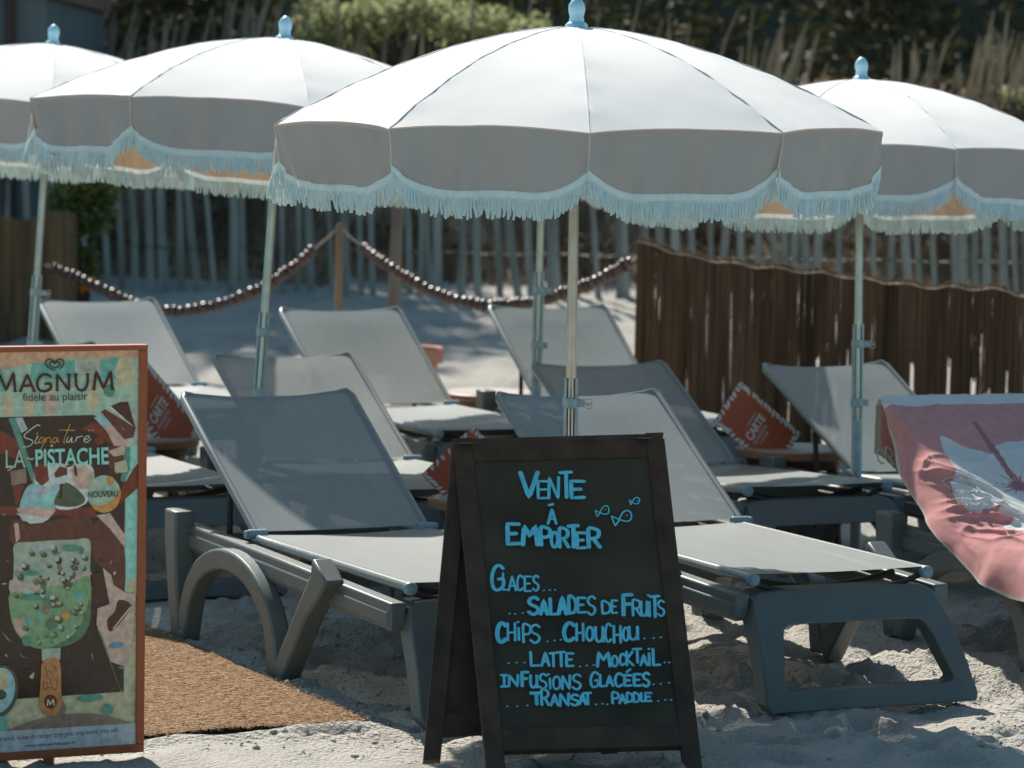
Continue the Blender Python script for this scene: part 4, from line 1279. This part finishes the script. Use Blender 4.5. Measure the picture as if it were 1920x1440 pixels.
sh(E(95, 1171, 10, 10), 'p_green2'); sh(E(49, 1202, 8.5, 9), 'p_teal2'); sh(E(122, 1154, 8, 7), 'p_orange')
# right hand bits of chocolate and paper
sh([(186, 1072), (205, 1084), (204, 1130), (172, 1132), (172, 1075)], 'p_chocdark')
sh([(192, 1064), (208, 1078), (212, 1096), (236, 1112), (254, 1112), (250, 1180), (236, 1250), (205, 1240), (180, 1170), (182, 1140), (205, 1132)], 'p_pink')
sh([(222, 1124), (246, 1134), (230, 1162), (206, 1184), (200, 1162), (214, 1146)], 'p_chocdark')
sh([(244, 1136), (246, 1139), (212, 1180), (210, 1178)], 'p_cream'); sh([(181, 1178), (188, 1184), (224, 1290), (232, 1297), (226, 1298)], 'p_green2')
sh(E(217, 1209, 15, 6.5, -6), 'p_blue')
# lower left dish, shards
sh(E(-2, 1296, 35, 50, 12), 'p_olive'); sh(E(-2, 1294, 29, 43, 12), 'p_sky'); sh(E(-6, 1276, 22, 24), 'p_cream'); sh(E(-2, 1302, 14, 10), 'p_olive')
sh([(54, 1268), (64, 1258), (62, 1272), (57, 1272)], 'p_cream'); sh([(0, 1180), (24, 1206), (12, 1198)], 'p_nut'); sh([(34, 1222), (42, 1230), (55, 1234), (40, 1232)], 'p_nut')
# stick
sh([(77, 1216), (113, 1214), (112, 1236), (78, 1238)], 'p_ice')
stick = [(80, 1238), (110, 1236), (114, 1290), (115, 1318)] + [(94 + 20.5 * math.cos(R(a)), 1320 + 22 * math.sin(R(a))) for a in range(0, 181, 15)] + [(73, 1312), (76, 1270)]
sh([(x + 8, y + 5) for x, y in stick[3:]], 'p_nut'); sh(stick, 'p_stick'); sh(E(94, 1315, 12.5, 13.5), 'p_stickdark')
sh(E(168, 1308, 24, 7.5, -5), 'p_teal2'); sh(E(201, 1330, 11, 10.5), 'p_teal2')  # green ovals painted in as reflections from the cover
sh([(20, 1366), (80, 1346), (130, 1338), (190, 1340), (235, 1352), (235, 1360), (20, 1376)], 'p_nut'); sh([(XL, 1345), (10, 1342), (14, 1372), (XL, 1385)], 'p_teal')
# white strip
sh([(XL, 1376), (254, 1355), (254, 1394), (XL, 1416)], 'p_grey')
g.build('artwork_and_reflections', mats, poster)
g = MB()
LM = ['p_ink', 'p_pink', 'p_text', 'p_line', 'p_orange', 'p_mint', 'p_aqua', 'p_text', 'p_stickdark']
SK = lambda px, wd, m=0: stroke(g, px, wd, PP, Ns, SI, m, .0054, .12)
# wordmark in flared capitals
def ML(ch, x0, x1, y0, y1, wd):
    gl = {'M': [[(.05, 1), (.16, .0), (.52, .95), (.88, .0), (.97, 1)]], 'A': [[(0, 1), (.48, 0), (.98, 1)], [(.2, .68), (.76, .66)]], 'G': GL['G'], 'N': [[(.04, 1), (.04, 0), (.96, 1), (.96, 0)]], 'U': [[(.02, 0), (.04, .65), (.28, .98), (.68, .98), (.94, .65), (.96, 0)]]}[ch]
    for pl in gl:
        q = resmooth(pl, 4) if ch in 'GU' else pl
        SK([z1(x0 + (x1 - x0) * u, y0 + (y1 - y0) * v) for u, v in q], wd)
        for (u, v) in (pl[0], pl[-1]):
            if ch in 'MANU' and len(pl) > 2:
                X, Y = x0 + (x1 - x0) * u, y0 + (y1 - y0) * v
                SK([z1(X - 22, Y), z1(X + 22, Y)], 2.0)
for a in (('M', -60, 200, 405, 640, 5.0), ('A', 258, 440, 425, 640, 4.6), ('G', 472, 655, 425, 640, 4.8), ('N', 725, 890, 425, 628, 4.6), ('U', 968, 1128, 420, 625, 4.8), ('M', 1190, 1450, 385, 615, 5.0)):
    ML(*a)
g.build('wordmark', LM, poster, smooth=60)
g = MB()
# heart emblem of two nested loops
def heart(cx, cy, k, wd, m=0):
    for sc, gap in ((1.0, 1), (.55, 0)):
        L = [(0, .62), (-.55, .38), (-.95, 0), (-.98, -.42), (-.62, -.66), (-.22, -.5), (0, -.28), (.22, -.5), (.62, -.66), (.98, -.42), (.95, 0), (.55, .42)]
        if not gap: L.append((0, .62))
        SK([(cx + x * 17 * k * sc, cy + y * 16.5 * k * sc) for x, y in resmooth(L, 3)], wd, m)
heart(102, 684, 1.0, 2.3); heart(165, 690, 1.0, 1.9, 1)
g.build('heart_emblem', LM, poster, smooth=60)
g = MB()
text_px(g, 'fidèle au plaisir', z1(292, 800), z1(1125, 785), z1(286, 665), PP, Ns, SI, 2, .0056)
# handwriting
for w_ in ([(510, 1085), (480, 1072), (430, 1100), (330, 1180), (305, 1215), (330, 1240), (400, 1265), (415, 1300), (370, 1345), (290, 1355)],
           [(480, 1215), (445, 1290), (460, 1310), (500, 1285)],):
    SK([z1(*q) for q in resmooth(w_, 4)], 1.7, 3)
for w_ in ([(555, 1235), (515, 1240), (500, 1290), (525, 1300), (560, 1250), (545, 1330), (510, 1400), (500, 1440)], [(580, 1235), (572, 1300), (600, 1245), (640, 1235), (640, 1295), (660, 1290)],
           [(730, 1240), (690, 1240), (672, 1285), (700, 1300), (735, 1250), (735, 1290), (760, 1285)]):
    SK([z1(*q) for q in resmooth(w_, 4)], 1.8, 4)
SK([z1(895, 1065), z1(830, 1220), z1(812, 1290), z1(830, 1305)], 1.8, 4); SK([z1(760, 1135), z1(950, 1140)], 1.8, 4)
for w_ in ([(870, 1225), (850, 1285), (880, 1290), (920, 1230), (910, 1290), (935, 1290)], [(985, 1225), (960, 1290), (990, 1235), (1060, 1215)], [(1085, 1260), (1140, 1240), (1130, 1210), (1090, 1230), (1075, 1275), (1110, 1295), (1165, 1255)]):
    SK([z1(*q) for q in resmooth(w_, 4)], 1.7, 3)
SK([z1(470, 1185), z1(476, 1180)], 2, 3); SK([z1(1135, 1142), z1(1140, 1142)], 2, 3); SK([z1(1183, 1142), z1(1188, 1142)], 2, 3)
g.build('signature', LM, poster, smooth=60)
g = MB()
text_px(g, 'LA', z2(70, 255), z2(325, 248), z2(66, 28), PP, Ns, SI, 5, .0056)
text_px(g, '~', z2(330, 160), z2(430, 152), z2(330, 118), PP, Ns, SI, 5, .0056)
text_px(g, 'PISTACHE', z2(452, 238), z2(1395, 208), z2(446, 14), PP, Ns, SI, 6, .0057, .022)
text_px(g, 'NOUVEAU', z2(1130, 640), z2(1515, 622), z2(1128, 560), PP, Ns, SI, 7, .0057, .012)
SK([z4(552, 700), z4(560, 632), z4(590, 690), z4(622, 630), z4(632, 696)], 2.2, 3)
text_px(g, 'Pour votre santé, évitez de manger trop gras, trop sucré, trop salé.', (-39, 1395.5), (223, 1374), (-39, 1384), PP, Ns, SI, 7, .0056)
text_px(g, 'www.mangerbouger.fr', z4(282, 1202), z4(884, 1158), z4(282, 1158), PP, Ns, SI, 7, .0056, .015)
for w_ in ([(530, 235), (525, 280), (545, 300)], [(600, 230), (650, 260), (655, 300)], [(575, 290), (540, 340), (580, 390), (615, 350), (575, 290)], [(520, 390), (500, 450), (535, 520), (555, 450), (520, 430)], [(590, 400), (600, 470), (640, 520), (670, 450), (650, 390)], [(500, 520), (560, 490), (620, 500)]):
    SK([z4(*q) for q in resmooth(w_, 3)], 1.1, 8)
g.build('stick_print', LM, poster, smooth=60)
tag(sg, 'rust-framed ice cream poster sign on a single post at the left edge', 'sign')

# ------------------------------------------------------------------ pink towel over the lounger
tx_, ty_, tyaw, tth, tz_ = LOUNGERS['T1']
TM = Matrix.Translation((tx_, ty_, tz_)) @ Matrix.Rotation(R(tyaw), 4, 'Z')
TI = TM.inverted()
th = R(tth)
bN = TM.to_3x3() @ Vector((0, -math.sin(th), math.cos(th)))
bP = TM @ Vector((0, 0, ZS + .02))
def loc_xp(x, y):                                  # photo pixel -> (x across, p down from top) on the backrest plane
    q = TI @ on_plane(x, y, bP, bN)
    return (q.x, LB + .01 - (q.y * math.cos(th) + (q.z - ZS - .02) * math.sin(th)))
def inside(pt, pl):
    x, y = pt; c = False
    for i in range(len(pl)):
        (x1, y1), (x2, y2) = pl[i], pl[i - 1]
        if (y1 > y) != (y2 > y) and x < (x2 - x1) * (y - y1) / (y2 - y1) + x1: c = not c
    return c
FC = loc_xp(1908, 912)
PET = [[loc_xp(*q) for q in pl] for pl in (
    [(1757, 822), (1775, 829), (1800, 838), (1840, 850), (1868, 862), (1890, 885), (1900, 908), (1870, 915), (1835, 912), (1805, 898), (1780, 872), (1764, 846)],
    [(1860, 838), (1885, 828), (1930, 826), (1990, 838), (2000, 880), (1965, 905), (1915, 905), (1890, 880), (1868, 858)],
    [(1786, 884), (1812, 900), (1850, 915), (1895, 914), (1892, 935), (1862, 962), (1820, 968), (1790, 945), (1780, 915)],
    [(1893, 918), (1925, 922), (1980, 915), (2030, 930), (2020, 985), (1960, 1000), (1905, 985), (1862, 972), (1880, 945)],
    [(1870, 1000), (1905, 985), (1960, 990), (1980, 1020), (1935, 1042), (1890, 1034)])]
VEIN = []
for a in list(range(0, 360, 21)):
    L = .055 + .06 * ((a * 7) % 5) / 4
    c, s_ = math.cos(R(a + 9)), math.sin(R(a + 9))
    VEIN.append([(FC[0] - s_ * .006, FC[1] + c * .006), (FC[0] + c * L, FC[1] + s_ * L), (FC[0] + s_ * .006, FC[1] - c * .006)])
VEIN.append([loc_xp(*q) for q in ((1818, 790), (1826, 790), (1868, 848), (1898, 895), (1890, 896), (1856, 850))])
HEM = [(0, 1661, 752), (.14, 1664, 800), (.28, 1676, 855), (.45, 1702, 920), (.62, 1738, 980), (.78, 1780, 1035), (.95, 1835, 1093), (1.1, 1890, 1122), (1.3, 1975, 1142)]
def hem(p):
    for (p0, x0, y0), (p1, x1, y1) in zip(HEM, HEM[1:]):
        if p <= p1:
            t = (p - p0) / (p1 - p0); px = (x0 + (x1 - x0) * t, y0 + (y1 - y0) * t); break
    xl = -.325 - .135 * smoothstep(.1, .75, p)
    P_ = TM @ Vector((xl, 0, 0)); N_ = TM.to_3x3() @ Vector((1, 0, 0))
    return TI @ on_plane(*px, P_, N_)
def over(p): return .10 + .22 * smoothstep(.05, 1.0, p)
NPp, NQ = 240, 170
PLEN = 1.30; FL = .30
verts = []; fcs = []; fm = []; coords = []
BUN = [(loc_xp(1798, 905), 38, .13, .055, 55, 1.0), (loc_xp(1830, 960), 20, .12, .07, 70, .9), (loc_xp(1890, 975), 55, .15, .07, 66, .9), (loc_xp(1885, 1050), 70, .2, .08, 48, .6), (loc_xp(1780, 830), 35, .16, .06, 40, .35)]
for i in range(NPp + 1):
    p = -FL + (PLEN + FL) * i / NPp
    o = over(max(p, 0)); wid = .66
    H = hem(max(p, 0))
    for j in range(NQ + 1):
        q = (o + wid) * j / NQ
        xx = -HW - .012 + (q - o)
        if p < 0:
            t = -p / FL
            y = LB * math.cos(th) + .012 + .022 * min(1, t * 8); z = ZS + LB * math.sin(th) + .022 + p
            nrm_ = Vector((0, 1, 0))
        elif p < LB - .06:
            s_ = LB - p
            y = s_ * math.cos(th); z = ZS + s_ * math.sin(th) + .022
            nrm_ = Vector((0, -math.sin(th), math.cos(th)))
        else:
            t = min(1, (p - LB + .06) / .16)
            y0, z0 = .06 * math.cos(th), ZS + .06 * math.sin(th) + .022
            y = y0 - (p - LB + .06) * .97; z = max(ZS + .02, z0 - (p - LB + .06) * math.sin(th) * (1 - .5 * t))
            nrm_ = Vector((0, -math.sin(th) * (1 - t), math.cos(th * (1 - t))))
        n1 = noise.noise(Vector((xx * 5, p * 6, 1))); n2 = noise.noise(Vector((xx * 14, p * 11, 4)))
        wr = .006 + .007 * n1 + .003 * n2
        if p > 0:
            for (c_, an, sx_, sp_, fr, am) in BUN:         # bunched folds where the cloth is pushed together
                ca, sa = math.cos(R(an)), math.sin(R(an))
                du, dv = xx - c_[0], p - c_[1]
                a_, b_ = du * ca + dv * sa, -du * sa + dv * ca
                k = math.exp(-(a_ / sx_) ** 2 - (b_ / sp_) ** 2) * am
                rg = 1 - abs(math.sin(b_ * fr + 1.4 * noise.noise(Vector((a_ * 9, b_ * 9, 3)))))
                wr += k * (.012 + .024 * rg ** 1.5)
            wr += .008 * (1 - abs(math.sin(p * 9 + xx * 2.2 + 1.2 * n1))) ** 6          # long shallow creases
        wr = max(wr, .001)
        if p < 0:
            lx = -.318 + (q / (o + wid)) * .64
            z += .10 * smoothstep(0, 1, t) * (1 - smoothstep(0, .35, q / (o + wid))) ** 2
            v = Vector((lx, y + wr * .6, z))
        elif q < o:
            Epos = Vector((-HW - .012, y, z)) + nrm_ * wr
            t = 1 - q / o
            C1 = Epos + Vector((-.55 * abs(H.x - Epos.x) - .02, 0, -.010)) + (H - Epos) * .10
            v = Epos * (1 - t) ** 2 + C1 * 2 * t * (1 - t) + H * t * t
            v += Vector((-1, -.2, .2)) * ((wr - .006) * .8 * (1 - t) + .010 * t * math.sin(p * 21 + 2.1 * n1))
        else:
            v = Vector((xx, y, z)) + nrm_ * wr
        verts.append(v)
        coords.append((xx, p, q, o))
W1 = NQ + 1
for i in range(NPp):
    for j in range(NQ):
        fcs.append((i * W1 + j, i * W1 + j + 1, (i + 1) * W1 + j + 1, (i + 1) * W1 + j))
        a, b = coords[i * W1 + j], coords[(i + 1) * W1 + j + 1]
        cx, cp, cq = (a[0] + b[0]) / 2, (a[1] + b[1]) / 2, (a[2] + b[2]) / 2
        m = 0
        if cp < 0:
            m = 3 if (cq < .030 or cp < -FL + .035) else 0
            if -.035 < cp: m = 1
        elif cp < .062: m = 1
        else:
            if any(inside((cx, cp), pl) for pl in PET): m = 1
            if any(inside((cx, cp), pl) for pl in VEIN) or ((cx - FC[0]) ** 2 + (cp - FC[1]) ** 2 < .022 ** 2): m = 2
            if cq < .012: m = 3
        fm.append(m)
g = MB(); g.v = [tuple(v) for v in verts]; g.f = fcs; g.m = fm
tw = empty('towel', (tx_, ty_, tz_), R(tyaw))
cloth = g.build('cloth', ['tpink', 'twhite', 'tdeep', 'tcream'], tw, smooth=180)
# stitched outlines of leaves and the letters on the back flap
g = MB()
def stitch(i_j, r=.0022, close=False):
    pts = [Vector(verts[i * W1 + j]) for i, j in i_j]
    pts = [p + (Vector((-.004, 0, .0)) if False else Vector((0, -.004, .003))) for p in pts]
    g.tube(pts, r, 5)
def ij(p, q):
    i = int(round((p + FL) / (PLEN + FL) * NPp)); i = min(NPp, max(0, i))
    o = over(max(p, 0)); j = int(round(q / (o + .66) * NQ)); return (i, min(NQ, max(0, j)))
for (p0, q0, L, wd, an) in ((.58, .30, .15, .028, 118), (.90, .40, .14, .04, 60)):
    for sgn in (-1, 1):
        pts = []
        for k in range(22):
            t = k / 21
            a_ = L * t; b_ = sgn * wd * math.sin(math.pi * t) * (1 + .22 * (k % 2))
            pts.append(ij(p0 + a_ * math.cos(R(an)) - b_ * math.sin(R(an)), q0 - a_ * math.sin(R(an)) - b_ * math.cos(R(an))))
        stitch(pts, .0022)
g.build('embroidery', 'thread', cloth, smooth=60)
g = MB()
for glyph, x0 in (('C', -.320), ('R', -.284)):
    for pl in GL[glyph]:
        pts = [Vector((x0 + .03 * u, LB * math.cos(th) + .018 - .002, ZS + LB * math.sin(th) - .15 - .045 * v - .02 * u)) for u, v in resmooth(pl, 3)]
        g.tube(pts, .0028, 6)
g.build('lettering', 'thread', cloth, smooth=60)
tag(tw, 'pink towel with a white flower print draped over the lounger at right', 'towel')
